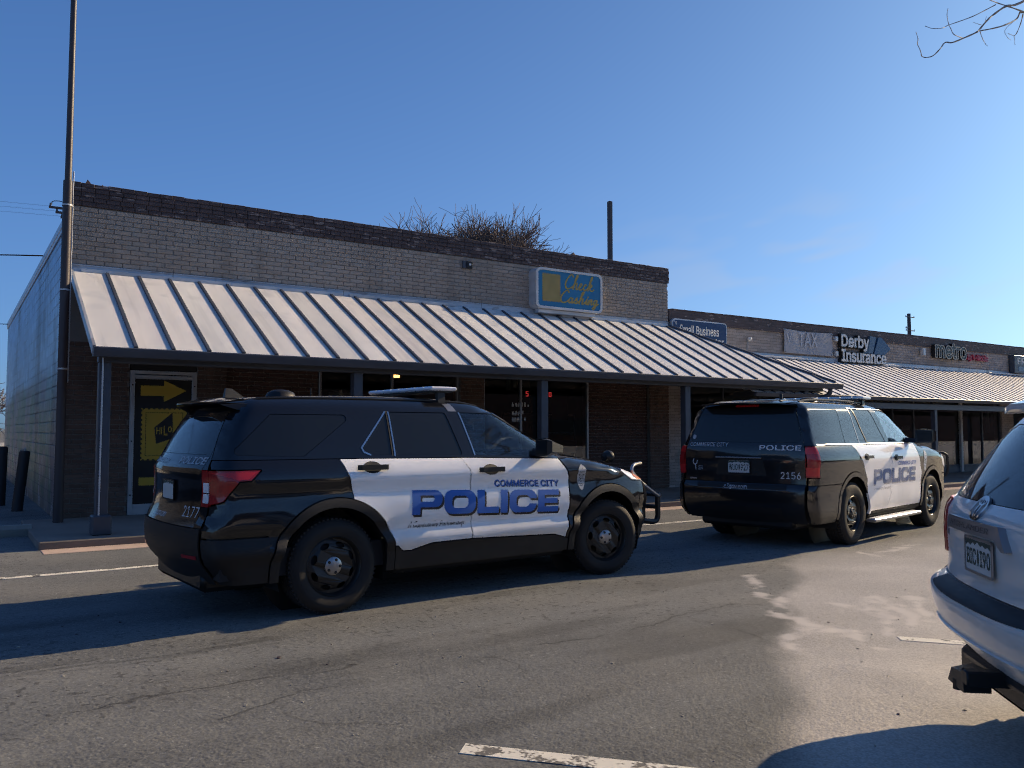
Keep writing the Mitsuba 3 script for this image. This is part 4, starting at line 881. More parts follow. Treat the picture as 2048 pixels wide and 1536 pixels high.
def badge_poly():
    out = Polygon([(-.5, .62), (-.36, .80), (-.14, .93), (0, 1.0), (.14, .93), (.36, .80), (.5, .62), (.48, .40), (.52, .18), (.47, -.2), (.40, -.55), (.22, -.86), (0, -1), (-.22, -.86), (-.40, -.55), (-.47, -.2), (-.52, .18), (-.48, .40)]).buffer(.02)
    dark = ops.unary_union([Point(0, -.10).buffer(.25).difference(Point(0, -.10).buffer(.19)), Point(0, -.10).buffer(.09), sbox(-.34, .42, .34, .47), sbox(-.34, -.52, .34, -.47), sbox(-.28, -.66, .28, -.60), Polygon([(-.40, .28), (-.1, .22), (-.3, .12)]), Polygon([(.40, .28), (.1, .22), (.3, .12)]), Polygon([(0, .80), (.05, .66), (-.05, .66)]), Polygon([(-.42, .05), (-.3, -.3), (-.36, -.34)]), Polygon([(.42, .05), (.3, -.3), (.36, -.34)])])
    return out, dark
def regions(b, zb, z_top_rear, ys, yt, x_front, yf, z_nose):
    """side outline (x, z), and seam curves to the roof, the tail and the nose"""
    zr = np.linspace(zb, z_top_rear, 26); xr = b.back(ys(zr), zr)
    x1 = b.nose(np.full(1, yf), np.full(1, z_nose))[0]
    xt = np.linspace(xr[-1]+.01, x1-.02, 90); zt = b.top(xt, yt(xt))
    zf = np.linspace(zt[-1]-.02, zb, 16); xf = b.nose(np.full(16, yf), zf)
    S = Polygon(list(zip(xr, zr))+list(zip(xt, zt))+list(zip(xf, zf))).buffer(0)
    tail = lambda g=.004: Polygon([(-a+g, z) for a, z in zip(ys(zr), zr)]+[(a-g, z) for a, z in zip(ys(zr[::-1]), zr[::-1])]).buffer(0)
    def roof(xa, xb, g=.004, n=40):
        x = np.linspace(xa, xb, n); return Polygon([(u, -yt(np.array([u]))[0]+g) for u in x]+[(u, yt(np.array([u]))[0]-g) for u in x[::-1]])
    return S, tail, roof
def lean_box(b, xa, xb, ya, yb, bow=1.0):
    """windscreen-like outline in plan between two curves x + lean*y*y"""
    y = np.linspace(-1, 1, 25)
    return Polygon([(xa-b.lean*bow*(ya*t)**2, ya*t) for t in y]+[(xb-b.lean*bow*(yb*t)**2, yb*t) for t in y[::-1]])
def rnd(p, r): return Polygon(p).buffer(0).buffer(-r).buffer(2*r).buffer(-r)
def half(a, b, c, d): return sbox(a, c, b, d)

# ---------------------------------------------------------------- the near police car
body = Body([(.18, .80), (.28, .925), (.40, .950), (.47, .962), (.535, .999), (.56, .997), (.635, .962), (.665, .962), (.72, .985), (.80, .986), (.88, .978), (.955, .964), (.99, .962), (1.03, .972), (1.075, .990), (1.09, .988), (1.15, .965), (1.205, .940), (1.24, .905), (1.30, .88), (1.45, .81), (1.62, .722), (1.70, .655), (1.76, .55), (1.80, .4)],
            [(-1.3, 1.60), (-1.0, 1.685), (-.6, 1.745), (0, 1.778), (.6, 1.79), (1.2, 1.783), (1.55, 1.757), (1.8, 1.70), (2.1, 1.545), (2.4, 1.385), (2.64, 1.262), (2.80, 1.242), (3.1, 1.20), (3.4, 1.135), (3.65, 1.06), (3.85, .97), (4.1, .80)],
            [(.2, -.86), (.36, -.98), (.50, -1.085), (.62, -1.10), (.74, -1.09), (.82, -1.05), (1.0, -1.03), (1.16, -1.035), (1.25, -.985), (1.45, -.885), (1.62, -.775), (1.8, -.6)],
            [(.2, 3.70), (.35, 3.84), (.55, 3.93), (.8, 3.96), (.95, 3.94), (1.05, 3.86), (1.2, 3.6)],
            d=lambda x: .12*np.clip((x-2.75)/1.2, 0, 1)**2+.06*np.clip((-.15-x)/.9, 0, 1)**2, crown=.065, lean=.24, rc=.16, fc=.34,
            extra=lambda x, z: .006*np.exp(-((np.hypot(x, z-.385)-.52)/.07)**2)*(z > .3)+.007*np.exp(-((np.hypot(x-3.025, z-.385)-.52)/.07)**2)*(z > .3))
c = Car('police_car', body, (2.545, 7.42, .066), 'black and white police SUV with unit number 2177, nearest, parked along the kerb', 'police car', 'police cars parked along the kerb')
b = body
ys = pch([(.2, .70), (.5, .76), (1.1, .76), (1.25, .70), (1.45, .62), (1.64, .54)])
yt = pch([(-1.2, .52), (-.8, .55), (0, .565), (1.5, .56), (1.8, .575), (2.2, .63), (2.62, .71), (3.0, .74), (3.5, .72), (3.9, .66)])
S, tail, roof = regions(b, .30, 1.63, ys, yt, 3.8, .60, .97)
G = .005
aR, aF = arch_poly(0, .385, .465), arch_poly(3.025, .385, .465)
ringR, ringF = arch_poly(0, .385, .54).difference(aR), arch_poly(3.025, .385, .54).difference(aF)
cutR = aR.union(aF); ring = ringR.union(ringF)
qwin = rnd([(-.84, 1.280), (-.25, 1.264), (.25, 1.602), (-.47, 1.602)], .03)
rwin = rnd([(.35, 1.268), (1.27, 1.250), (1.19, 1.634), (.57, 1.634), (.27, 1.33)], .02)
fwin = rnd([(1.40, 1.248), (2.22, 1.222), (2.27, 1.335), (1.76, 1.630), (1.345, 1.638)], .02)
belt = Polygon([(-2, 1.247), (.0, 1.242), (1.3, 1.228), (2.42, 1.200), (2.6, 1.2), (2.6, -1), (-2, -1)])
sill = Polygon([(-2, -1), (-2, .5), (.56, .5), (.62, .452), (.70, .448), (.90, .50), (1.31, .505), (2.30, .468), (2.46, .425), (2.6, .425), (5, .42), (5, -1)])
rd = Polygon([(.045, 1.3), (.045, 1.25), (.11, 1.08), (.15, .94), (.1, .2), (1.315, .2), (1.315, .9), (1.30, 1.12), (1.225, 1.24), (1.2, 1.3)])
fd = Polygon([(1.315, .2), (1.315, .9), (1.30, 1.12), (1.225, 1.24), (1.2, 1.3), (2.37, 1.3), (2.38, 1.19), (2.485, 1.02), (2.48, .76), (2.455, .5), (2.43, .2)])
lamp = Polygon([(-2, 1.165), (-.62, 1.165), (-.70, 1.09), (-.79, 1.085), (-.885, .94), (-.96, .90), (-2, .88)])
hl = Polygon([(3.22, 1.055), (3.34, 1.085), (3.60, 1.065), (5, 1.0), (5, .90), (3.66, .935), (3.40, .955)])
base = S.difference(cutR).difference(ring.buffer(G))
red = base.intersection(belt).difference(sill)
fender_line = Polygon([(2.40, 1.3), (2.385, 1.20), (2.49, 1.02), (2.485, .76), (2.46, .5), (2.43, .2), (6, .2), (6, 1.3)])
quarter = base.intersection(belt).difference(rd).difference(fd).difference(fender_line).intersection(sbox(-2, .33, .3, 1.3)).difference(lamp.buffer(G)).difference(sbox(-2, 0, -.56, .66))
c.panel('quarter_panel', quarter.buffer(-G), 'side', 'black_paint')
k_rd = c.panel('rear_door', red.intersection(rd).buffer(-G), 'side', 'white_paint', 'white rear door')
k_fd = c.panel('front_door', red.intersection(fd).buffer(-G), 'side', 'white_paint', 'white front door')
fender = base.intersection(fender_line).difference(hl.buffer(G)).difference(sill).intersection(sbox(2, 0, 3.58, 1.3)).difference(sbox(3.50, 0, 4, .80)).intersection(sbox(2, 0, 6, 1.25))
c.panel('front_fender', fender.buffer(-G), 'side', 'black_paint')
green = S.difference(belt).difference(fender_line).difference(qwin).difference(rwin).difference(fwin).difference(sbox(2.55, 0, 6, 3))
c.panel('upper_frame', green.buffer(-.001), 'side', 'black_paint', None, 0, .02)
c.panel('rocker_cladding', base.intersection(sill).difference(sbox(-2, 0, .3, 1)).difference(sbox(2.7, 0, 6, 1)).buffer(-G), 'side', 'cladding', None, .004)
c.panel('arch_moulding', ringR.intersection(sbox(-2, .30, 5, 2)).buffer(-.002), 'side', 'cladding', None, .011, .03, .03)
c.panel('arch_moulding', ringF.intersection(sbox(-2, .30, 5, 2)).buffer(-.002), 'side', 'cladding', None, .011, .03, .03)
c.panel('rear_bumper_corner', base.intersection(sbox(-2, .2, -.45, .657)).difference(sbox(-.565, 0, 1, .3)).buffer(-G), 'side', 'cladding', None, .003)
c.panel('front_bumper_corner', base.intersection(sbox(3.50, .2, 6, .797).union(sbox(3.583, .2, 6, .93))).difference(hl.buffer(G)).buffer(-G), 'side', 'black_paint')
kt = c.panel('tail_light', S.intersection(lamp).buffer(-.002), 'side', 'red_lens', 'red tail lamp wrapped round the corner', .006, .03, .03)
c.panel('bright_lens', Polygon([(-.80, 1.09), (-.72, 1.095), (-.645, 1.155), (-.98, 1.155)]).buffer(-.004), 'side', 'red_lens_bright', None, .008, .002, .03, under=kt)
kh = c.panel('headlight', S.intersection(hl).buffer(-.002), 'side', 'clear_lens', 'clear headlamp', .004, .03, .03)
c.panel('reflector', Polygon([(3.43, 1.0), (3.60, 1.03), (3.64, .95), (3.5, .95)]).intersection(S), 'side', 'amber_lens', None, .007, .002, .03, under=kh)
kq = c.panel('quarter_window', qwin.buffer(-.002), 'side', 'dark_glass', None, -.004)
bar = Polygon([(.575, 1.64), (.600, 1.64), (.570, 1.25), (.545, 1.25)])
kr = c.panel('window', rwin.difference(bar).buffer(-.002), 'side', 'dark_glass', 'dark tinted glass', -.006, under=k_rd)
c.panel('divider_bar', bar.intersection(rwin.buffer(.01)), 'side', 'black_trim', None, .001, under=k_rd)
kf = c.panel('window', fwin.buffer(-.002), 'side', 'clear_glass', None, -.006, 0, under=k_fd)
for nm, pts, u in (('bright_trim', [(.598, 1.63), (.572, 1.256)], k_rd), ('bright_trim', [(.268, 1.325), (.565, 1.632)], k_rd), ('bright_trim', [(.268, 1.325), (.285, 1.288), (.34, 1.266)], k_rd), ('bright_trim', [(1.343, 1.632), (1.40, 1.25)], k_fd), ('bright_trim', [(1.76, 1.632), (2.275, 1.335)], k_fd)):
    c.panel(nm, LineString(pts).buffer(.0065), 'side', 'chrome', None, .004, .008, .04, under=u)
for k, (x, z) in ((k_rd, (.325, 1.165)), (k_fd, (1.53, 1.115))):
    cup = Point(0, 0).buffer(1, 12); cup = affinity.translate(affinity.scale(cup, .085, .048), x, z)
    c.panel('handle_cup', cup, 'side', 'black_trim', None, .002, .002, .04, under=k)
    yy = b.side(np.array([x-.14, x, x+.14]), np.array([z, z, z]))
    c.pair('handle', hull(np.array([(x+a, -(yy[1]+o), z+q) for a, o in ((-.145, .02), (.145, .02), (-.12, .052), (.12, .052)) for q in (-.020, .022)])), 'black_trim', None, 30, k)
# roof, glass and tail
flip = lambda p: affinity.scale(p, -1, 1, origin=(0, 0))
rz = lambda xa, xb: roof(xa, xb)
c.panel('roof', rz(-.80, 1.70).buffer(-.003), 'top', 'black_paint')
ws = lean_box(b, 1.84, 2.60, .555, .70)
c.panel('windscreen', ws, 'top', 'clear_glass', None, -.004, 0)
c.panel('windscreen_frame', roof(1.704, 2.62).difference(ws.buffer(.003)), 'top', 'black_trim')
c.panel('bonnet', roof(2.66, 3.62).intersection(lean_box(b, 2.70, 3.70, .9, .9)).buffer(-.003), 'top', 'black_paint')
c.panel('nose_panel', roof(3.40, 3.86).difference(lean_box(b, 1.0, 3.706, .95, .95)).buffer(-.003), 'top', 'black_paint')
glass = rnd([(-.66, 1.285), (.66, 1.285), (.52, 1.60), (-.52, 1.60)], .05).intersection(tail())
c.panel('tailgate', tail().intersection(sbox(-.66, .735, .66, 1.7)).difference(glass.buffer(.004)).difference(sbox(-2, .88, -.655, 1.17)), 'rear', 'black_paint')
for q in parts_of(tail().intersection(sbox(-2, .735, 2, 1.7)).difference(sbox(-.665, 0, .665, 2)).difference(sbox(-2, .885, 2, 1.17))): c.panel('tailgate_edge', q, 'rear', 'black_paint')
c.panel('rear_window', glass, 'rear', 'dark_glass', None, -.004)
c.panel('rear_bumper', tail().intersection(sbox(-2, .2, 2, .727)), 'rear', 'cladding', None, .012)
for s_, u in ((-1, kt[0]), (1, kt[1])):
    q = tail(.001).intersection(sbox(-2, .89, -.665, 1.165)); q = q if s_ < 0 else flip(q)
    rv = tail(.001).intersection(Polygon([(-2, 1.075), (-.680, 1.075), (-.680, .915), (-2, .915)])); rv = rv if s_ < 0 else flip(rv)
    c.panel('tail_lens', q.difference(rv), 'rear', 'red_lens', None, .004, .03, .03, under=u)
    c.panel('reverse_lens', rv.buffer(-.003).difference(sbox(-2, .988, 2, .996)), 'rear', 'clear_lens', None, .005, .02, .03, under=u)
rev = [(-1.6, 1.07), (-.965, 1.075), (-.962, .965), (-.985, .915), (-1.6, .90)]
cl = S.intersection(Polygon(rev)).intersection(lamp)
c.panel('reverse_lens', cl.buffer(-.012).difference(sbox(-2, .985, 0, .992)), 'side', 'clear_lens', None, .009, .002, .03, under=kt)
c.panel('lens_rim', cl.buffer(-.002).difference(cl.buffer(-.012)), 'side', 'decal_silver', None, .011, .004, .03, under=kt)
kb = [c.panel('bumper_reflector', sbox(a, .50, a+.22, .525), 'rear', 'red_lens', None, .016, .004) for a in (-.72, .50)]
c.part('spoiler', hull(np.array([(-.62, y, 1.728) for y in (-.55, .55)]+[(-.62, y, 1.69) for y in (-.60, .60)]+[(-.83, y, z) for y in (-.56, .56) for z in (1.682, 1.692)]+[(-.90, y, z) for y in (-.3, .3) for z in (1.694, 1.704)]+[(-.72, y, 1.744) for y in (-.3, .3)])), 'black_paint', None, 50)
c.pair('spoiler_fin', hull(np.array([(-.58, -.64, 1.685), (-.82, -.575, 1.674), (-.66, -.66, 1.62), (-.60, -.56, 1.70), (-.80, -.55, 1.678)])), 'black_trim')
c.part('antenna_fin', hull(np.array([(-.60, y, 1.74) for y in (-.04, .04)]+[(-.42, y, 1.755) for y in (-.012, .012)]+[(-.585, y, 1.835) for y in (-.012, .012)]+[(-.53, y, 1.83) for y in (-.01, .01)])), 'black_trim')
c.part('roof_dome', tf(lathe([(0, .062), (.05, .056), (.085, .035), (.10, .0)][::-1], 20), mat4([1.35, 0, 0], [0, 0, 1], [0, 1, 0], [-.17, -.20, 1.765])), 'black_trim', 'low black antenna dome')
c.part('whip_antenna', tube([(.22, .05, 1.78), (.22, .05, 1.86)], .006, 6), 'black_trim')
for y in (-.57, .57): c.part('roof_rail_strip', tube([(x, y*(1-.0), b.top(np.array([x]), np.array([abs(y)]))[0]+.004) for x in np.linspace(-.7, 1.65, 14)], .009, 6), 'black_trim')
# front
nose = Polygon([(-.60, .30), (.60, .30), (.60, .96), (-.60, .96)]).buffer(-.003)
gr = rnd([(-.46, .62), (.46, .62), (.52, .90), (-.52, .90)], .03)
c.panel('front_bumper', nose.difference(gr.buffer(.003)), 'nose', 'black_paint')
c.panel('grille', gr, 'nose', 'black_trim', None, -.02)
c.part('inner_shell', cat([m for q in (S.difference(aR.union(aF)).difference(qwin.buffer(.012)).difference(rwin.buffer(.012)).difference(fwin.buffer(.012)).buffer(-.012),) for s_ in (b.sheet(q, 'side', -.03, 0, .07),) for m in (s_, tf(s_, MIR))]+[b.sheet(roof(-.9, 1.72), 'top', -.03, 0, .08), b.sheet(tail().difference(glass.buffer(.01)), 'rear', -.03, 0, .08), b.sheet(roof(2.62, 3.8), 'top', -.035, 0, .08), b.sheet(nose, 'nose', -.04, 0, .08)]), 'black_trim', None, True)
c.part('underbody', cat([cbx(-.95, 3.72, -.62, .62, .22, .40, .04), cbx(.55, 2.5, -.90, .90, .25, .42, .04)]), 'black_trim')
cabin(c, -.9, 2.4, .55, .78, 1.93); seats(c, (1.25, .35), (-.38, .38), .72)
c.part('prisoner_partition', cat([bx(.84, .86, -.68, .68, .6, 1.25)]), 'cabin', None, False)
c.part('computer_stand', cat([cbx(1.72, 1.78, -.16, .14, 1.08, 1.30, .01), tube([(1.78, 0, .7), (1.78, 0, 1.1)], .03, 8)]), 'black_trim')
for x, st in ((0, 0), (3.025, -.20)):
    wheel(c, x, -.935 if x == 0 else -.925, .38, .235, 'steel', st, .35 if x == 0 else .9); wheel(c, x, .935 if x == 0 else .925, .38, .235, 'steel', st, .1)
    well(c, x, .385, .465, .55, .915)
def mirrors(c, pts, glass, arm, mat='black_trim', under=(None, None)):
    k = c.pair('door_mirror', hull(np.array(pts)), mat, None, 50)
    c.pair('mirror_arm', hull(np.array(arm)), 'black_trim', None, 40, k)
    c.pair('mirror_glass', hull(np.array(glass)), 'dark_glass', None, False, k)
mirrors(c, [(2.02, -1.02, 1.225), (2.02, -1.02, 1.385), (2.02, -1.19, 1.235), (2.02, -1.19, 1.385), (2.06, -1.22, 1.27), (2.06, -1.22, 1.37), (2.20, -1.02, 1.235), (2.20, -1.02, 1.35), (2.27, -1.13, 1.26), (2.27, -1.13, 1.325), (2.10, -1.10, 1.40), (2.10, -1.06, 1.215)],
        [(2.015, y, z) for y in (-1.04, -1.18) for z in (1.25, 1.37)]+[(2.019, -1.1, 1.31)], [(2.05, -.90, 1.235), (2.24, -.90, 1.235), (2.05, -1.06, 1.225), (2.18, -1.06, 1.225), (2.08, -.90, 1.30), (2.18, -1.05, 1.29)])
# push bar
pb = .019
for s_ in (-1, 1):
    q = [(3.98, s_*.50, 1.10), (3.72, s_*.66, 1.095), (3.655, s_*.69, 1.075), (3.635, s_*.70, 1.035), (3.67, s_*.70, .99), (3.78, s_*.68, .91), (4.08, s_*.64, .755), (4.15, s_*.62, .735), (4.23, s_*.56, .735)]
    c.part('push_bar_hoop', tube(curve(q, 5), pb, 8), 'satin' if s_ < 0 else 'black_trim', None, 40)
    c.part('push_bar_upright', tube(curve([(3.90, s_*.57, .47), (4.10, s_*.58, .44), (4.165, s_*.58, .48), (4.17, s_*.58, .60), (4.17, s_*.58, .74)], 5), .03, 8), 'black_trim', None, 40)
c.part('push_bar_cross', cat([tube([(4.22, -.58, .735), (4.22, .58, .735)], .024, 8), tube([(4.17, -.58, .60), (4.17, .58, .60)], .024, 8)]), 'black_trim')
c.part('spot_lamp', tf(lathe([(0, -.06), (.05, -.05), (.075, .0), (.07, .05), (0, .055)], 16), mat4([0, 1, 0], [1, 0, 0], [0, 0, 1], [3.84, -.10, 1.165])), 'black_trim', 'round black lamp on the push bar')
# light bar
k = c.part('light_bar', cbx(1.12, 1.38, -.60, .60, 1.828, 1.862, .012), 'lamp_dark', 'flat roof light bar')
for i in range(8): c.part('lens', cbx(1.105, 1.395, -.62+i*.155, -.62+i*.155+.149, 1.842, 1.880, .012), 'clear_lens', None, 30, k)
for s2 in (-1, 1): c.part('foot', hull(np.array([(1.24+a, s2*.56+q, z) for a in (-.04, .04) for q, z in ((-.03*s2, 1.83), (.0, 1.72), (.03*s2, 1.71), (.02*s2, 1.83))])), 'black_trim', None, 30, k)
c.panel('mounting_strap', Polygon([(1.215, 1.715), (1.30, 1.715), (1.325, 1.645), (1.235, 1.645)]), 'side', 'satin', None, .004, .003, .04)
# lettering
def word(c, name, p, axis, mat, label, under=None, off=.0035, both=True, mirror_x=None):
    m = c.b.sheet(p, axis, off, 0, .06); k = c.part(name, m, mat, label, True, under[0] if isinstance(under, tuple) else under)
    if axis == 'side' and both:
        a = p.bounds; q = affinity.affine_transform(p, [-1, 0, 0, 1, a[0]+a[2], 0])
        c.part(name, tf(c.b.sheet(q, 'side', off, 0, .06), MIR), mat, None, True, under[1] if isinstance(under, tuple) else under)
def slant(p, x0, s): return affinity.affine_transform(p, [1, 0, s, 1, 0, -s*x0])
pw = affinity.skew(fit(block_word(.085), .675, 2.315, .742, .955), 4, 0)
pw = slant(fit(pw, .69, 2.345, .752, .960), .69, -.038)
word(c, 'word_shadow', affinity.translate(pw, .016, -.020).union(affinity.translate(pw, .008, -.010)).difference(pw.buffer(.0005)), 'side', 'letter_black', None)
word(c, 'word_police', pw, 'side', 'police_blue', 'big blue word POLICE')
cw = slant(fit(text_poly('COMMERCE CITY', .1, True), 1.575, 2.345, .958, 1.020), 1.575, -.035)
word(c, 'word_city_shadow', affinity.translate(cw, .007, -.007).difference(cw), 'side', 'letter_black', None)
word(c, 'word_city', cw, 'side', 'police_blue', 'blue words COMMERCE CITY')
def italic_word(t, x0, x1, z0, z1):
    p = fit(text_poly(t, .1), x0, x1, z0, z1); return affinity.affine_transform(p, [1, .25, 0, 1, -.25*z0, 0])
word(c, 'motto', slant(italic_word('A Community Partnership', .66, 1.23, .628, .70), .66, -.03).buffer(.0015), 'side', 'letter_black', 'thin black motto A Community Partnership')
bo, bd = badge_poly()
put_b = lambda p: affinity.translate(affinity.scale(p, .10, .125, origin=(0, 0)), 2.645, 1.005)
word(c, 'badge', put_b(bo.difference(bd)), 'side', 'decal_silver', 'silver police badge')
word(c, 'tail_word', affinity.scale(fit(text_poly('POLICE', .1, True), .18, .66, 1.205, 1.262), -1, 1, origin=(0, 0)), 'rear', 'decal_silver', 'silver word POLICE on the tailgate')
word(c, 'tail_city', flip(fit(text_poly('COMMERCE CITY', .1, True), -.62, -.10, 1.20, 1.24)), 'rear', 'decal_silver', None)
word(c, 'unit_number', flip(fit(text_poly('2177', .1), .40, .655, .80, .885)), 'rear', 'decal_white', 'white unit number 2177')
word(c, 'web_address', flip(fit(text_poly('c3gov.com', .1), -.28, .04, .755, .82)), 'rear', 'decal_white', None)
xp = b.back(np.array([0.]), np.array([.98]))[0]
plate(c, None, .305, .152, mat4([0, -1, 0], [0, 0, 1], [-1, 0, 0], [xp-.012, -.02, .99]), None)

# ---------------------------------------------------------------- the second police car
body = Body([(.2, .80), (.28, .90), (.38, .965), (.48, .985), (.62, .982), (.70, .976), (.82, .986), (.95, .990), (1.05, 1.0), (1.10, 1.0), (1.18, .984), (1.25, .958), (1.30, .920), (1.36, .90), (1.5, .855), (1.74, .775), (1.81, .71), (1.87, .55), (1.91, .3)],
            [(-1.4, 1.79), (-1.1, 1.83), (-.5, 1.875), (.3, 1.892), (1.0, 1.888), (1.45, 1.862), (1.72, 1.80), (2.1, 1.615), (2.45, 1.43), (2.66, 1.325), (2.8, 1.30), (3.1, 1.28), (3.4, 1.24), (3.65, 1.18), (3.85, 1.08), (4.05, .9)],
            [(.2, -.95), (.34, -1.06), (.42, -1.14), (.52, -1.19), (.64, -1.20), (.76, -1.195), (.80, -1.165), (.95, -1.16), (1.1, -1.165), (1.25, -1.15), (1.31, -1.13), (1.5, -1.075), (1.76, -.98), (1.84, -.90), (1.95, -.6)],
            [(.2, 3.70), (.35, 3.86), (.55, 3.94), (.8, 3.98), (1.0, 3.96), (1.12, 3.88), (1.25, 3.6)],
            d=lambda x: .10*np.clip((x-2.9)/1.1, 0, 1)**2+.035*np.clip((-.3-x)/.9, 0, 1)**2, crown=.06, lean=.20, rc=.085, fc=.26, kr=.11, kt=.12)
c = Car('police_car_001', body, (9.55, 7.60, .21), 'black and white police SUV with unit number 2156 on its tailgate, second along the kerb', 'police car', 'police cars parked along the kerb')
b = body
ys = pch([(.2, .80), (.5, .84), (1.1, .85), (1.25, .83), (1.5, .75), (1.80, .64)])
yt = pch([(-1.3, .60), (-.8, .615), (1.4, .61), (1.75, .62), (2.1, .67), (2.62, .75), (3.0, .79), (3.5, .77), (3.95, .68)])
S, tail, roof = regions(b, .33, 1.80, ys, yt, 3.9, .62, 1.02)
aR, aF = arch_poly(0, .40, .475), arch_poly(2.946, .40, .475)
ringR, ringF = arch_poly(0, .40, .535).difference(aR), arch_poly(2.946, .40, .535).difference(aF)
cutR = aR.union(aF); ring = ringR.union(ringF)
qwin = rnd([(-.93, 1.315), (-.105, 1.312), (-.045, 1.745), (-.80, 1.735)], .03)
rwin = rnd([(.36, 1.318), (1.26, 1.31), (1.05, 1.755), (.36, 1.755)], .025)
fwin = rnd([(1.41, 1.312), (2.12, 1.312), (2.16, 1.37), (2.0, 1.56), (1.68, 1.72), (1.50, 1.75), (1.24, 1.752)], .025)
belt = Polygon([(-2, 1.285), (2.5, 1.285), (2.5, -1), (-2, -1)])
rd = Polygon([(.04, 1.35), (.04, 1.285), (.27, 1.04), (.42, .82), (.40, .2), (1.1, .2), (1.11, .45), (1.245, .60), (1.265, 1.05), (1.19, 1.285), (1.15, 1.35)])
fd = Polygon([(1.1, .2), (1.11, .45), (1.245, .60), (1.265, 1.05), (1.19, 1.285), (1.15, 1.35), (2.28, 1.35), (2.29, 1.20), (2.475, .86), (2.42, .56), (2.33, .2)])
fender_line = Polygon([(2.28, 1.4), (2.29, 1.2), (2.475, .86), (2.42, .56), (2.33, .2), (6, .2), (6, 1.4)])
sill = sbox(-3, 0, 6, .392)
lamp = Polygon([(-3, 1.275), (-1.0, 1.275), (-.985, 1.16), (-1.005, 1.0), (-.99, .895), (-3, .895)])
hl = Polygon([(3.38, 1.06), (3.45, 1.12), (3.72, 1.07), (5, 1.0), (5, .86), (3.75, .86), (3.50, .93)])
base = S.difference(cutR).difference(ring.buffer(G))
red = base.intersection(belt).difference(sill)
bump_c = sbox(-3, 0, -.40, .80)
quarter = base.intersection(belt).difference(rd).difference(fd).difference(fender_line).difference(lamp.buffer(G)).difference(bump_c).intersection(sbox(-3, .4, .5, 2))
c.panel('quarter_panel', quarter.buffer(-G), 'side', 'black_paint')
k_rd = c.panel('rear_door', red.intersection(rd).buffer(-G), 'side', 'white_paint', 'white rear door')
k_fd = c.panel('front_door', red.intersection(fd).buffer(-G), 'side', 'white_paint', 'white front door')
fender = base.intersection(fender_line).difference(hl.buffer(G)).intersection(sbox(2, .4, 3.62, 1.32)).difference(sbox(3.46, 0, 4, .80))
c.panel('front_fender', fender.buffer(-G), 'side', 'black_paint')
c.panel('upper_frame', S.difference(belt).difference(fender_line).difference(qwin).difference(rwin).difference(fwin).difference(sbox(2.5, 0, 6, 3)), 'side', 'black_paint', None, 0, .02)
c.panel('rocker_cladding', base.intersection(sill).intersection(sbox(.49, 0, 2.46, 1)).buffer(-G), 'side', 'cladding')
c.panel('arch_lip', ringR.intersection(sbox(-3, .36, 6, 2)).difference(rd).buffer(-.002), 'side', 'black_paint', None, .010, .03, .03)
kl = c.panel('arch_lip', ringR.intersection(sbox(-3, .36, 6, 2)).intersection(rd).buffer(-.002), 'side', 'white_paint', None, .010, .03, .03)
c.panel('arch_lip', ringF.intersection(sbox(-3, .36, 6, 2)).buffer(-.002), 'side', 'black_paint', None, .010, .03, .03)
c.panel('bumper_corner', base.intersection(bump_c).buffer(-G), 'side', 'black_paint', 'dusty lower rear corner', .006)
c.panel('front_bumper_corner', base.intersection(sbox(3.46, .2, 6, .797).union(sbox(3.623, .2, 6, .86))).difference(hl.buffer(G)).buffer(-G), 'side', 'black_paint')
kt = c.panel('tail_light', S.intersection(lamp).buffer(-.002), 'side', 'red_lens', 'tall red tail lamp', .005, .03, .03)
c.panel('bright_lens', Polygon([(-1.3, 1.26), (-1.01, 1.26), (-1.0, 1.19), (-1.3, 1.17)]).intersection(S), 'side', 'red_lens_bright', None, .008, .003, .03, under=kt)
c.panel('bright_lens', Polygon([(-1.3, 1.02), (-1.015, 1.02), (-1.0, .915), (-1.3, .915)]).intersection(S), 'side', 'red_lens_bright', None, .008, .003, .03, under=kt)
kh = c.panel('headlight', S.intersection(hl).buffer(-.002), 'side', 'clear_lens', 'clear headlamp', .004, .03, .03)
c.panel('quarter_window', qwin.buffer(-.002), 'side', 'dark_glass', None, -.003)
bar = Polygon([(.455, 1.76), (.485, 1.76), (.615, 1.31), (.585, 1.31)])
c.panel('window', rwin.difference(bar).buffer(-.002), 'side', 'dark_glass', 'dark tinted glass', -.005, under=k_rd)
c.panel('divider_bar', bar.intersection(rwin.buffer(.01)), 'side', 'black_trim', None, .001, under=k_rd)
c.panel('window', fwin.buffer(-.002), 'side', 'clear_glass', None, -.005, 0, under=k_fd)
c.panel('chrome_strip', LineString([(-.93, 1.295), (2.14, 1.293)]).buffer(.007), 'side', 'satin', None, .004, .006, .06)
c.panel('chrome_strip', LineString([(.335, 1.31), (.335, 1.76)]).buffer(.007), 'side', 'satin', None, .004, .006, .06)
c.panel('chrome_strip', LineString([(.335, 1.768), (1.5, 1.768), (1.70, 1.735)]).buffer(.006), 'side', 'satin', None, .004, .006, .06)
for k, (x, z) in ((k_rd, (.39, 1.12)), (k_fd, (1.43, 1.09))):
    cup = affinity.translate(affinity.scale(Point(0, 0).buffer(1, 12), .08, .045), x, z)
    c.panel('handle_cup', cup, 'side', 'black_trim', None, .002, .002, .04, under=k)
    yy = b.side(np.array([x]), np.array([z]))[0]
    c.pair('handle', hull(np.array([(x+a, -(yy+o), z+q) for a, o in ((-.13, .02), (.13, .02), (-.11, .05), (.11, .05)) for q in (-.018, .02)])), 'black_trim', None, 30, k)
c.panel('roof', roof(-.93, 1.62).buffer(-.003), 'top', 'black_paint')
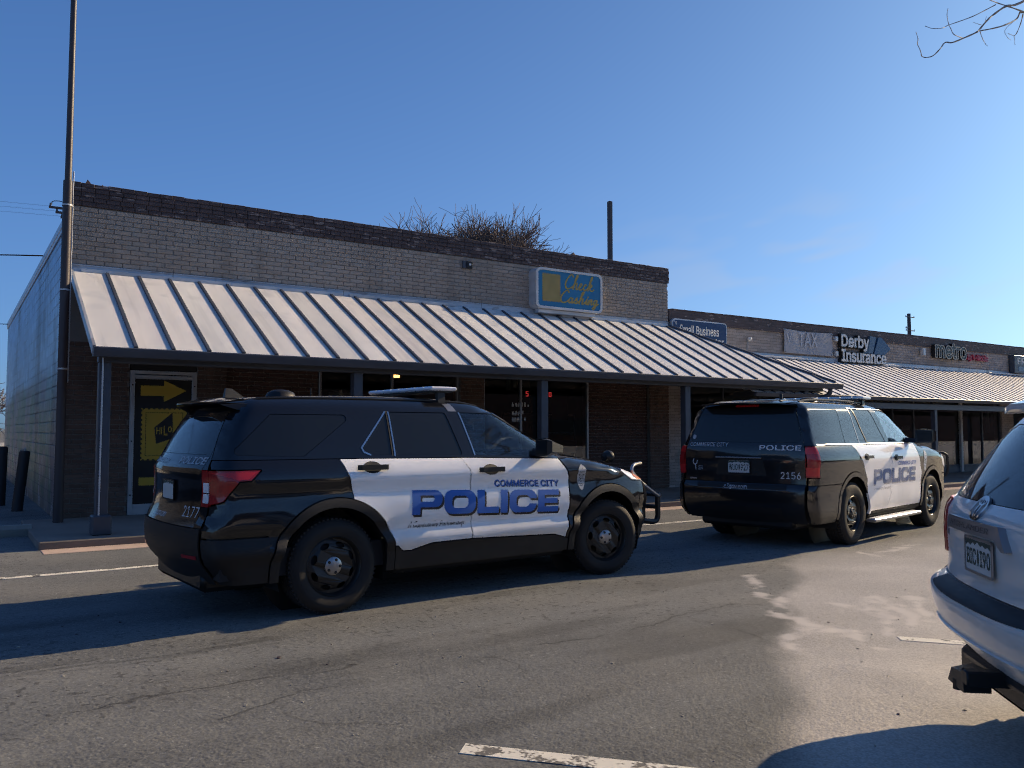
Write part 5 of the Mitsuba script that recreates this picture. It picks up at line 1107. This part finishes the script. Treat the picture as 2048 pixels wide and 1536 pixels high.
for y in (-.34, -.17, 0, .17, .34):
    xs = np.linspace(-.75, 1.05, 10); zz = b.top(xs, np.abs(np.full(10, y)))
    c.part('roof_rib', tube(np.stack([xs, np.full(10, y), zz], 1), .012, 6), 'black_paint')
ws = lean_box(b, 1.76, 2.62, .60, .74)
c.panel('windscreen', ws, 'top', 'clear_glass', None, -.004, 0)
c.panel('windscreen_frame', roof(1.624, 2.63).difference(ws.buffer(.003)), 'top', 'black_trim')
c.panel('bonnet', roof(2.64, 3.70).intersection(lean_box(b, 2.70, 3.78, .9, .9)).buffer(-.003), 'top', 'black_paint')
c.panel('nose_panel', roof(3.45, 3.93).difference(lean_box(b, 1.0, 3.786, .95, .95)).buffer(-.003), 'top', 'black_paint')
glass = rnd([(-.79, 1.325), (.79, 1.325), (.66, 1.765), (-.66, 1.765)], .05).intersection(tail(.012))
lampR = sbox(-2, .90, -.842, 1.272)
c.panel('tailgate', tail().intersection(sbox(-2, .815, 2, 1.9)).difference(glass.buffer(.004)).difference(lampR.buffer(G)).difference(flip(lampR).buffer(G)), 'rear', 'black_paint')
c.panel('rear_window', glass, 'rear', 'dark_glass', None, -.003)
c.panel('rear_bumper', tail().intersection(sbox(-2, .2, 2, .807)), 'rear', 'black_paint', None, .010)
c.panel('bumper_step', sbox(-.62, .74, .62, .79), 'rear', 'cladding', None, .016, .006)
c.panel('bumper_insert', tail().intersection(sbox(-.55, .38, .55, .52)), 'rear', 'cladding', None, .016, .006)
for q, s_ in ((lampR, 0), (flip(lampR), 1)):
    c.panel('tail_lens', tail(.001).intersection(q.buffer(-.002)), 'rear', 'red_lens', None, .004, .03, .03, under=kt[s_])
c.panel('high_brake_light', sbox(-.16, 1.775, .16, 1.795), 'rear', 'red_lens_bright', None, .012, .01)
c.part('spoiler', hull(np.array([(-.90, y, 1.832) for y in (-.63, .63)]+[(-1.10, y, z) for y in (-.60, .60) for z in (1.800, 1.815)]+[(-1.16, y, z) for y in (-.3, .3) for z in (1.812, 1.828)]+[(-.92, y, 1.805) for y in (-.66, .66)]+[(-.90, y, 1.856) for y in (-.3, .3)])), 'black_paint', None, 50)
c.part('roof_dome', tf(lathe([(0, .055), (.06, .052), (.10, .035), (.115, .0)][::-1], 20), mat4([1.2, 0, 0], [0, 0, 1], [0, 1, 0], [-.10, -.43, 1.862])), 'black_trim', 'low black antenna dome')
c.part('whip_antenna', cbx(-.60, -.56, -.30, -.26, 1.84, 1.95, .008), 'black_trim')
for y in (-1, 1):
    xs = np.linspace(-.75, 1.35, 12); c.part('roof_rack', tube(np.stack([xs, np.full(12, y*.60), b.top(xs, np.full(12, .60))+.03*np.sin(np.pi*np.linspace(0, 1, 12))**.4], 1), .014, 6), 'black_trim', None, 40)
nose = sbox(-.62, .33, .62, 1.01).buffer(-.003); gr = rnd([(-.52, .62), (.52, .62), (.55, .96), (-.55, .96)], .03)
c.panel('front_bumper', nose.difference(gr.buffer(.003)), 'nose', 'black_paint'); c.panel('grille', gr, 'nose', 'black_trim', None, -.02)
holes = ops.unary_union([q.buffer(.012) for q in (qwin, rwin, fwin)])
q = S.difference(cutR).difference(holes).buffer(-.012); s_ = b.sheet(q, 'side', -.03, 0, .08)
c.part('inner_shell', cat([s_, tf(s_, MIR), b.sheet(roof(-.9, 1.65), 'top', -.03, 0, .08), b.sheet(tail().difference(glass.buffer(.01)), 'rear', -.03, 0, .08), b.sheet(roof(2.62, 3.9), 'top', -.035, 0, .08), b.sheet(nose, 'nose', -.04, 0, .08)]), 'black_trim', None, True)
c.part('underbody', cat([cbx(-1.05, 3.75, -.66, .66, .24, .42, .04), cbx(.55, 2.4, -.92, .92, .28, .42, .04)]), 'black_trim')
cabin(c, -1.0, 2.45, .60, .80, 1.98); seats(c, (1.35, .40), (-.40, .40), .78)
for x in (0, 2.946):
    for y in (-.955, .955): wheel(c, x, y, .40, .225, 'steel_black', 0, .2+x)
    well(c, x, .40, .475, .55, .94)
for s_ in (-1, 1):
    k = c.part('running_board', cbx(.32, 2.04, *(sorted((s_*.985, s_*1.115))), .265, .315, .014), 'satin', 'bright side step')
    c.part('tread', cbx(.40, 1.96, *(sorted((s_*1.0, s_*1.10))), .3155, .320, .002), 'sign_white', None, 30, k)
mirrors(c, [(2.02, -1.06, 1.285), (2.02, -1.06, 1.485), (2.02, -1.30, 1.295), (2.02, -1.30, 1.485), (2.06, -1.335, 1.33), (2.06, -1.335, 1.46), (2.19, -1.06, 1.29), (2.19, -1.06, 1.45), (2.24, -1.22, 1.32), (2.24, -1.22, 1.43), (2.10, -1.16, 1.50)],
        [(2.015, y, z) for y in (-1.08, -1.29) for z in (1.31, 1.465)]+[(2.019, -1.15, 1.39)], [(2.03, -.91, 1.30), (2.15, -.91, 1.30), (2.04, -1.10, 1.29), (2.14, -1.10, 1.29), (2.06, -.90, 1.37), (2.14, -1.09, 1.35)], 'black_paint')
for s_ in (-1, 1):
    c.part('push_bar_hoop', tube(curve([(3.85, s_*.58, 1.12), (4.08, s_*.74, 1.11), (4.15, s_*.82, 1.07), (4.16, s_*.835, .98), (4.15, s_*.83, .78), (4.10, s_*.74, .71), (3.97, s_*.55, .70)], 5), .022, 8), 'black_trim', None, 40)
    c.part('push_bar_plate', cat([cbx(4.06, 4.09, *(sorted((s_*.30, s_*.80))), .74, 1.06, .01)]), 'black_trim')
    c.part('push_bar_upright', cbx(3.98, 4.12, *(sorted((s_*.25, s_*.30))), .45, 1.14, .01), 'black_trim')
c.part('push_bar_cross', tube([(4.10, -.3, 1.12), (4.10, .3, 1.12)], .022, 8), 'black_trim')
k = c.part('light_bar', cbx(1.12, 1.38, -.66, .66, 1.905, 1.94, .012), 'lamp_dark', 'flat roof light bar')
for i in range(8): c.part('lens', cbx(1.105, 1.395, -.68+i*.17, -.68+i*.17+.163, 1.918, 1.958, .012), 'clear_lens', None, 30, k)
for s2 in (-1, 1): c.part('foot', hull(np.array([(1.25+a, s2*.60+q_, z) for a in (-.04, .04) for q_, z in ((-.03*s2, 1.91), (.0, 1.82), (.03*s2, 1.81), (.02*s2, 1.91))])), 'black_trim', None, 30, k)
pw = fit(block_word(.085), .63, 2.20, .745, .945)
word(c, 'word_shadow', affinity.translate(pw, .012, -.016).union(affinity.translate(pw, .006, -.008)).difference(pw.buffer(.0005)), 'side', 'faded_edge', None)
word(c, 'word_police', pw, 'side', 'faded_blue', 'sun-faded blue word POLICE')
word(c, 'word_city', fit(text_poly('COMMERCE CITY', .1, True), 1.50, 2.21, .98, 1.035), 'side', 'police_blue', 'small blue words COMMERCE CITY')
word(c, 'motto', italic_word('A Community Partnership', .66, 1.25, .655, .70), 'side', 'faded_edge', None)
bo, bd = badge_poly(); put_b = lambda p: affinity.translate(affinity.scale(p, .115, .155, origin=(0, 0)), 2.60, 1.02)
word(c, 'badge', put_b(bo.difference(bd)), 'side', 'decal_white', 'silver police badge')
word(c, 'tail_word', flip(fit(text_poly('POLICE', .1, True), .26, .79, 1.225, 1.288)), 'rear', 'decal_white', 'white word POLICE on the tailgate')
word(c, 'tail_city', flip(fit(text_poly('COMMERCE CITY', .1), -.77, -.18, 1.262, 1.312)), 'rear', 'decal_white', 'white words COMMERCE CITY', None, .006)
word(c, 'unit_number', flip(fit(text_poly('2156', .1), .54, .785, .875, .960)), 'rear', 'decal_white', 'white unit number 2156')
word(c, 'web_address', flip(fit(text_poly('c3gov.com', .1), -.21, .11, .722, .778)), 'rear', 'decal_white', 'white web address c3gov.com', None, .020)
lg = strokes([[(-.70, 1.09), (-.715, 1.06), (-.70, 1.03), (-.675, 1.025), (-.655, 1.04), (-.645, 1.075)], [(-.675, 1.025), (-.675, .99), (-.672, .955)]], .012).union(fit(text_poly('CITY', .1, True), -.635, -.56, .955, .98)).union(fit(text_poly('Commerce', .1), -.635, -.56, .995, 1.012))
word(c, 'emblem', flip(lg), 'rear', 'decal_white', 'small white city emblem')
word(c, 'seal', flip(Point(-.72, 1.385).buffer(.03)), 'rear', 'decal_silver', None, None, .004)
word(c, 'model_strip', flip(sbox(-.77, .83, -.66, .85)), 'rear', 'satin', None)
xp = b.back(np.array([0.]), np.array([1.01]))[0]
plate(c, None, .31, .16, mat4([0, -1, 0], [0, 0, 1], [-1, 0, 0], [xp-.014, .015, 1.012]), (('WUO', -.138, -.012), ('·', .0, .018), ('927', .03, .138)))
c.panel('plate_recess', rnd([(-.36, .90), (.36, .90), (.30, 1.13), (-.30, 1.13)], .02), 'rear', 'black_trim', None, .002, .002)
c.part('plate_lamp_bar', cbx(xp-.035, xp-.005, -.30, .34, 1.118, 1.135, .004), 'satin')

# ---------------------------------------------------------------- the silver car at the right edge
body = Body([(.2, .78), (.32, .88), (.45, .925), (.58, .945), (.72, .948), (.9, .942), (1.0, .93), (1.08, .905), (1.14, .87), (1.2, .845), (1.4, .765), (1.56, .675), (1.64, .58), (1.70, .45), (1.76, .25)],
            [(-1.3, 1.50), (-1.0, 1.56), (-.6, 1.655), (0, 1.705), (.6, 1.72), (1.1, 1.71), (1.5, 1.67), (1.75, 1.60), (2.1, 1.39), (2.4, 1.19), (2.6, 1.09), (2.9, 1.05), (3.3, .97), (3.55, .88), (3.75, .75)],
            [(.2, -.80), (.36, -.90), (.46, -1.0), (.54, -1.06), (.655, -1.085), (.685, -1.075), (.728, -1.003), (.80, -.995), (.95, -1.0), (1.06, -.99), (1.13, -.945), (1.3, -.82), (1.5, -.66), (1.62, -.55), (1.75, -.4)],
            [(.2, 3.45), (.35, 3.6), (.55, 3.70), (.75, 3.72), (.9, 3.66), (1.05, 3.4)],
            d=lambda x: .12*np.clip((x-2.5)/1.2, 0, 1)**2+.05*np.clip((-.2-x)/.8, 0, 1)**2, crown=.06, lean=.24, rc=.20, fc=.34, kr=.16)
c = Car('silver_suv', body, (4.67, 1.36, -.745), 'silver grey SUV with a tow hitch, cut off by the right edge of the picture', 'car')
b = body
ys = pch([(.2, .66), (.5, .72), (1.0, .74), (1.15, .70), (1.4, .60), (1.55, .53)])
yt = pch([(-1.1, .50), (-.6, .53), (1.4, .52), (1.75, .55), (2.1, .62), (2.6, .70), (3.2, .70), (3.7, .60)])
S, tail, roof = regions(b, .30, 1.54, ys, yt, 3.6, .58, .80)
aR, aF = arch_poly(0, .37, .42), arch_poly(2.79, .37, .42); cutR = aR.union(aF)
qwin = rnd([(-.78, 1.20), (.02, 1.165), (.10, 1.55), (-.45, 1.53)], .04)
rwin = rnd([(.12, 1.16), (1.0, 1.13), (.98, 1.57), (.17, 1.56)], .03)
fwin = rnd([(1.08, 1.125), (2.05, 1.08), (2.1, 1.14), (1.6, 1.53), (1.06, 1.575)], .03)
lamp = Polygon([(-3, 1.11), (-.80, 1.11), (-.735, 1.02), (-.735, .90), (-.80, .825), (-3, .825)])
bump_c = sbox(-3, 0, -.38, .70); hl = sbox(3.15, .66, 5, .86)
base = S.difference(cutR)
win = qwin.union(rwin).union(fwin)
c.panel('body_side', base.intersection(sbox(-3, .30, 3.3, 3)).difference(lamp.buffer(G)).difference(bump_c.buffer(G)).difference(hl.buffer(G)).difference(win).difference(sbox(.06, .34, 2.2, 1.62)).buffer(-.001), 'side', 'silver_paint')
k_rd = c.panel('rear_door', base.intersection(sbox(.066, .346, 1.03, 1.615)).difference(win), 'side', 'silver_paint')
k_fd = c.panel('front_door', base.intersection(sbox(1.037, .346, 2.194, 1.615)).difference(win), 'side', 'silver_paint')
c.panel('bumper_corner', base.intersection(bump_c).buffer(-.001), 'side', 'silver_paint', None, .004)
c.panel('front_bumper_corner', base.intersection(sbox(3.304, .2, 6, 3)).difference(hl.buffer(G)), 'side', 'silver_paint')
kt = c.panel('tail_light', S.intersection(lamp).buffer(-.002), 'side', 'red_lens', 'red tail lamp', .014, .03, .03)
c.panel('headlight', S.intersection(hl).buffer(-.002), 'side', 'clear_lens', None, .003, .03, .03)
c.panel('quarter_window', qwin.buffer(-.001), 'side', 'dark_glass', None, -.004)
c.panel('window', rwin.buffer(-.001), 'side', 'dark_glass', None, -.004, under=k_rd); c.panel('window', fwin.buffer(-.001), 'side', 'clear_glass', None, -.004, 0, under=k_fd)
for k, x, z in ((k_rd, .30, .98), (k_fd, 1.28, .96)):
    yy = b.side(np.array([x]), np.array([z]))[0]
    c.pair('handle', hull(np.array([(x+a, -(yy+o), z+q) for a, o in ((-.11, .0), (.11, .0), (-.09, .04), (.09, .04)) for q in (-.016, .018)])), 'silver_paint', None, 30, k)
c.panel('roof', roof(-.60, 1.62).buffer(-.002), 'top', 'silver_paint')
ws = lean_box(b, 1.74, 2.56, .52, .68)
c.panel('windscreen', ws, 'top', 'clear_glass', None, -.004, 0); c.panel('windscreen_frame', roof(1.624, 2.60).difference(ws.buffer(.003)), 'top', 'black_trim')
c.panel('bonnet', roof(2.604, 3.62).buffer(-.002), 'top', 'silver_paint')
glass = rnd([(-.70, 1.155), (-.64, 1.135), (.64, 1.135), (.70, 1.155), (.64, 1.30), (.57, 1.47), (.50, 1.50), (-.50, 1.50), (-.57, 1.47), (-.64, 1.30)], .03).intersection(tail(.004))
gap = sbox(-.60, .735, .60, .745)
tg = tail().intersection(sbox(-2, .735, 2, 1.7)).difference(glass.buffer(.004)).difference(sbox(-2, .83, -.655, 1.105)).difference(sbox(.655, .83, 2, 1.105))
c.panel('tailgate', tg, 'rear', 'silver_paint', None, 0, .012, .03)
c.panel('rear_window', glass, 'rear', 'dark_glass', None, -.003, .01, .03)
c.panel('rear_bumper', tail().intersection(sbox(-2, .28, 2, .728)), 'rear', 'silver_paint', None, .006, .03, .025)
pad = [(y, .672+.012*(y/.58)**4) for y in np.linspace(.60, -.60, 20)]+[(y, .729) for y in np.linspace(-.54, .54, 16)]
c.panel('bumper_pad', Polygon(pad).buffer(0), 'rear', 'cladding', 'dark step pad on the bumper', .010, .004, .025)
c.panel('bumper_crease', Polygon([(-.66, .520), (.66, .520), (.60, .505), (-.60, .505)]), 'rear', 'silver_paint', None, .018, .012, .03)
for s_, u in ((-1, 0), (1, 1)):
    q = tail(.002).intersection(sbox(*( (-2, .832, -.657, 1.103) if s_ < 0 else (.657, .832, 2, 1.103))))
    if not q.is_empty: c.panel('tail_lens', q, 'rear', 'red_lens', None, .010, .02, .03, under=kt[u])
c.part('spoiler', hull(np.array([(-.45, y, z) for y in (-.55, .55) for z in (1.585, 1.62)]+[(-.67, y, z) for y in (-.54, .54) for z in (1.555, 1.585)]+[(-.74, y, z) for y in (-.30, .30) for z in (1.572, 1.600)]+[(-.5, y, 1.665) for y in (-.3, .3)])), 'silver_paint', None, 50)
gx = b.back(np.array([0., .3]), np.array([1.0, 1.0]))
k = c.part('garnish', cat([b.sheet(Polygon([(-.30, .955), (-.275, .955), (-.215, .995), (.355, .995), (.39, .985), (.395, 1.03), (.37, 1.045), (-.235, 1.045)]).buffer(.004), 'rear', .034, .036, .03)]), 'satin', 'bar with raised letters above the plate', True)
word(c, 'garnish_lettering', flip(fit(text_poly('HIGHLANDER', .1), -.32, .16, 1.008, 1.032)), 'rear', 'lamp_dark', 'raised letters', k, .0365)
em = ops.unary_union([affinity.scale(Point(0, 0).buffer(1, 20), .074, .054).difference(affinity.scale(Point(0, 0).buffer(1, 20), .062, .043)), affinity.translate(affinity.scale(Point(0, 0).buffer(1, 20), .040, .018).difference(affinity.scale(Point(0, 0).buffer(1, 20), .031, .010)), 0, .026), affinity.scale(Point(0, 0).buffer(1, 20), .020, .050).difference(affinity.scale(Point(0, 0).buffer(1, 20), .011, .041))])
c.part('emblem', b.sheet(affinity.translate(em, .085, 1.105), 'rear', .012, .012, .012), 'chrome', 'oval metal emblem', True)
c.panel('badge', flip(fit(text_poly('V6', .1, True), -.60, -.53, .93, .965)), 'rear', 'satin', None, .004, .003)
xp = b.back(np.array([0.]), np.array([.90]))[0]
plate(c, None, .305, .152, mat4([0, -1, 0], [0, 0, 1], [-1, 0, 0], [xp-.012, 0, .895]), (('BIC', -.135, -.025), ('·', -.012, .008), ('I90', .02, .135)), None, 'satin')
c.part('hitch', cat([cbx(-1.09, -.70, -.038, .038, .315, .385, .008), tube([(-.90, -.46, .355), (-.90, .46, .355)], .035, 8)]), 'black_trim', 'black tow hitch receiver')
c.part('hitch_mount', cat([hull(np.array([(-1.08, .038, .27), (-1.08, .24, .275), (-1.06, .25, .33), (-1.08, .038, .36), (-.96, .038, .27), (-.96, .26, .29), (-.96, .26, .35), (-.96, .038, .37)])), tube([(-1.06, .15, .255), (-1.06, .15, .30)], .028, 8)]), 'black_trim')
c.part('exhaust_pipe', tube([(-1.0, -.50, .30), (-.6, -.50, .32)], .03, 10), 'satin')
nose = sbox(-.58, .30, .58, .80).buffer(-.003); c.panel('front_bumper', nose, 'nose', 'silver_paint')
q = S.difference(cutR).difference(win.buffer(.012)).buffer(-.012); s_ = b.sheet(q, 'side', -.03, 0, .08)
c.part('inner_shell', cat([s_, tf(s_, MIR), b.sheet(roof(-.55, 1.65), 'top', -.03, 0, .08), b.sheet(tail().difference(glass.buffer(.01)), 'rear', -.03, 0, .08), b.sheet(roof(2.62, 3.6), 'top', -.035, 0, .08)]), 'black_trim', None, True)
c.part('underbody', cat([cbx(-.90, 3.5, -.62, .62, .22, .38, .04), cbx(.5, 2.3, -.86, .86, .24, .40, .04)]), 'black_trim')
cabin(c, -.8, 2.3, .50, .72, 1.95); seats(c, (1.2, .3), (-.36, .36), .66)
for x in (0, 2.79):
    for y in (-.90, .90): wheel(c, x, y, .365, .22, 'alloy', 0, .4+x)
    well(c, x, .37, .42, .52, .88)
mirrors(c, [(1.92, -.98, 1.07), (1.92, -.98, 1.20), (1.92, -1.15, 1.08), (1.92, -1.15, 1.20), (2.05, -.98, 1.07), (2.05, -.98, 1.18), (2.06, -1.12, 1.09), (2.06, -1.12, 1.17)], [(1.915, y, z) for y in (-1.0, -1.14) for z in (1.09, 1.19)]+[(1.918, -1.07, 1.14)],
        [(1.95, -.86, 1.07), (2.05, -.86, 1.07), (1.95, -1.0, 1.06), (2.04, -1.0, 1.06), (1.97, -.85, 1.12), (2.03, -1.0, 1.11)], 'silver_paint')
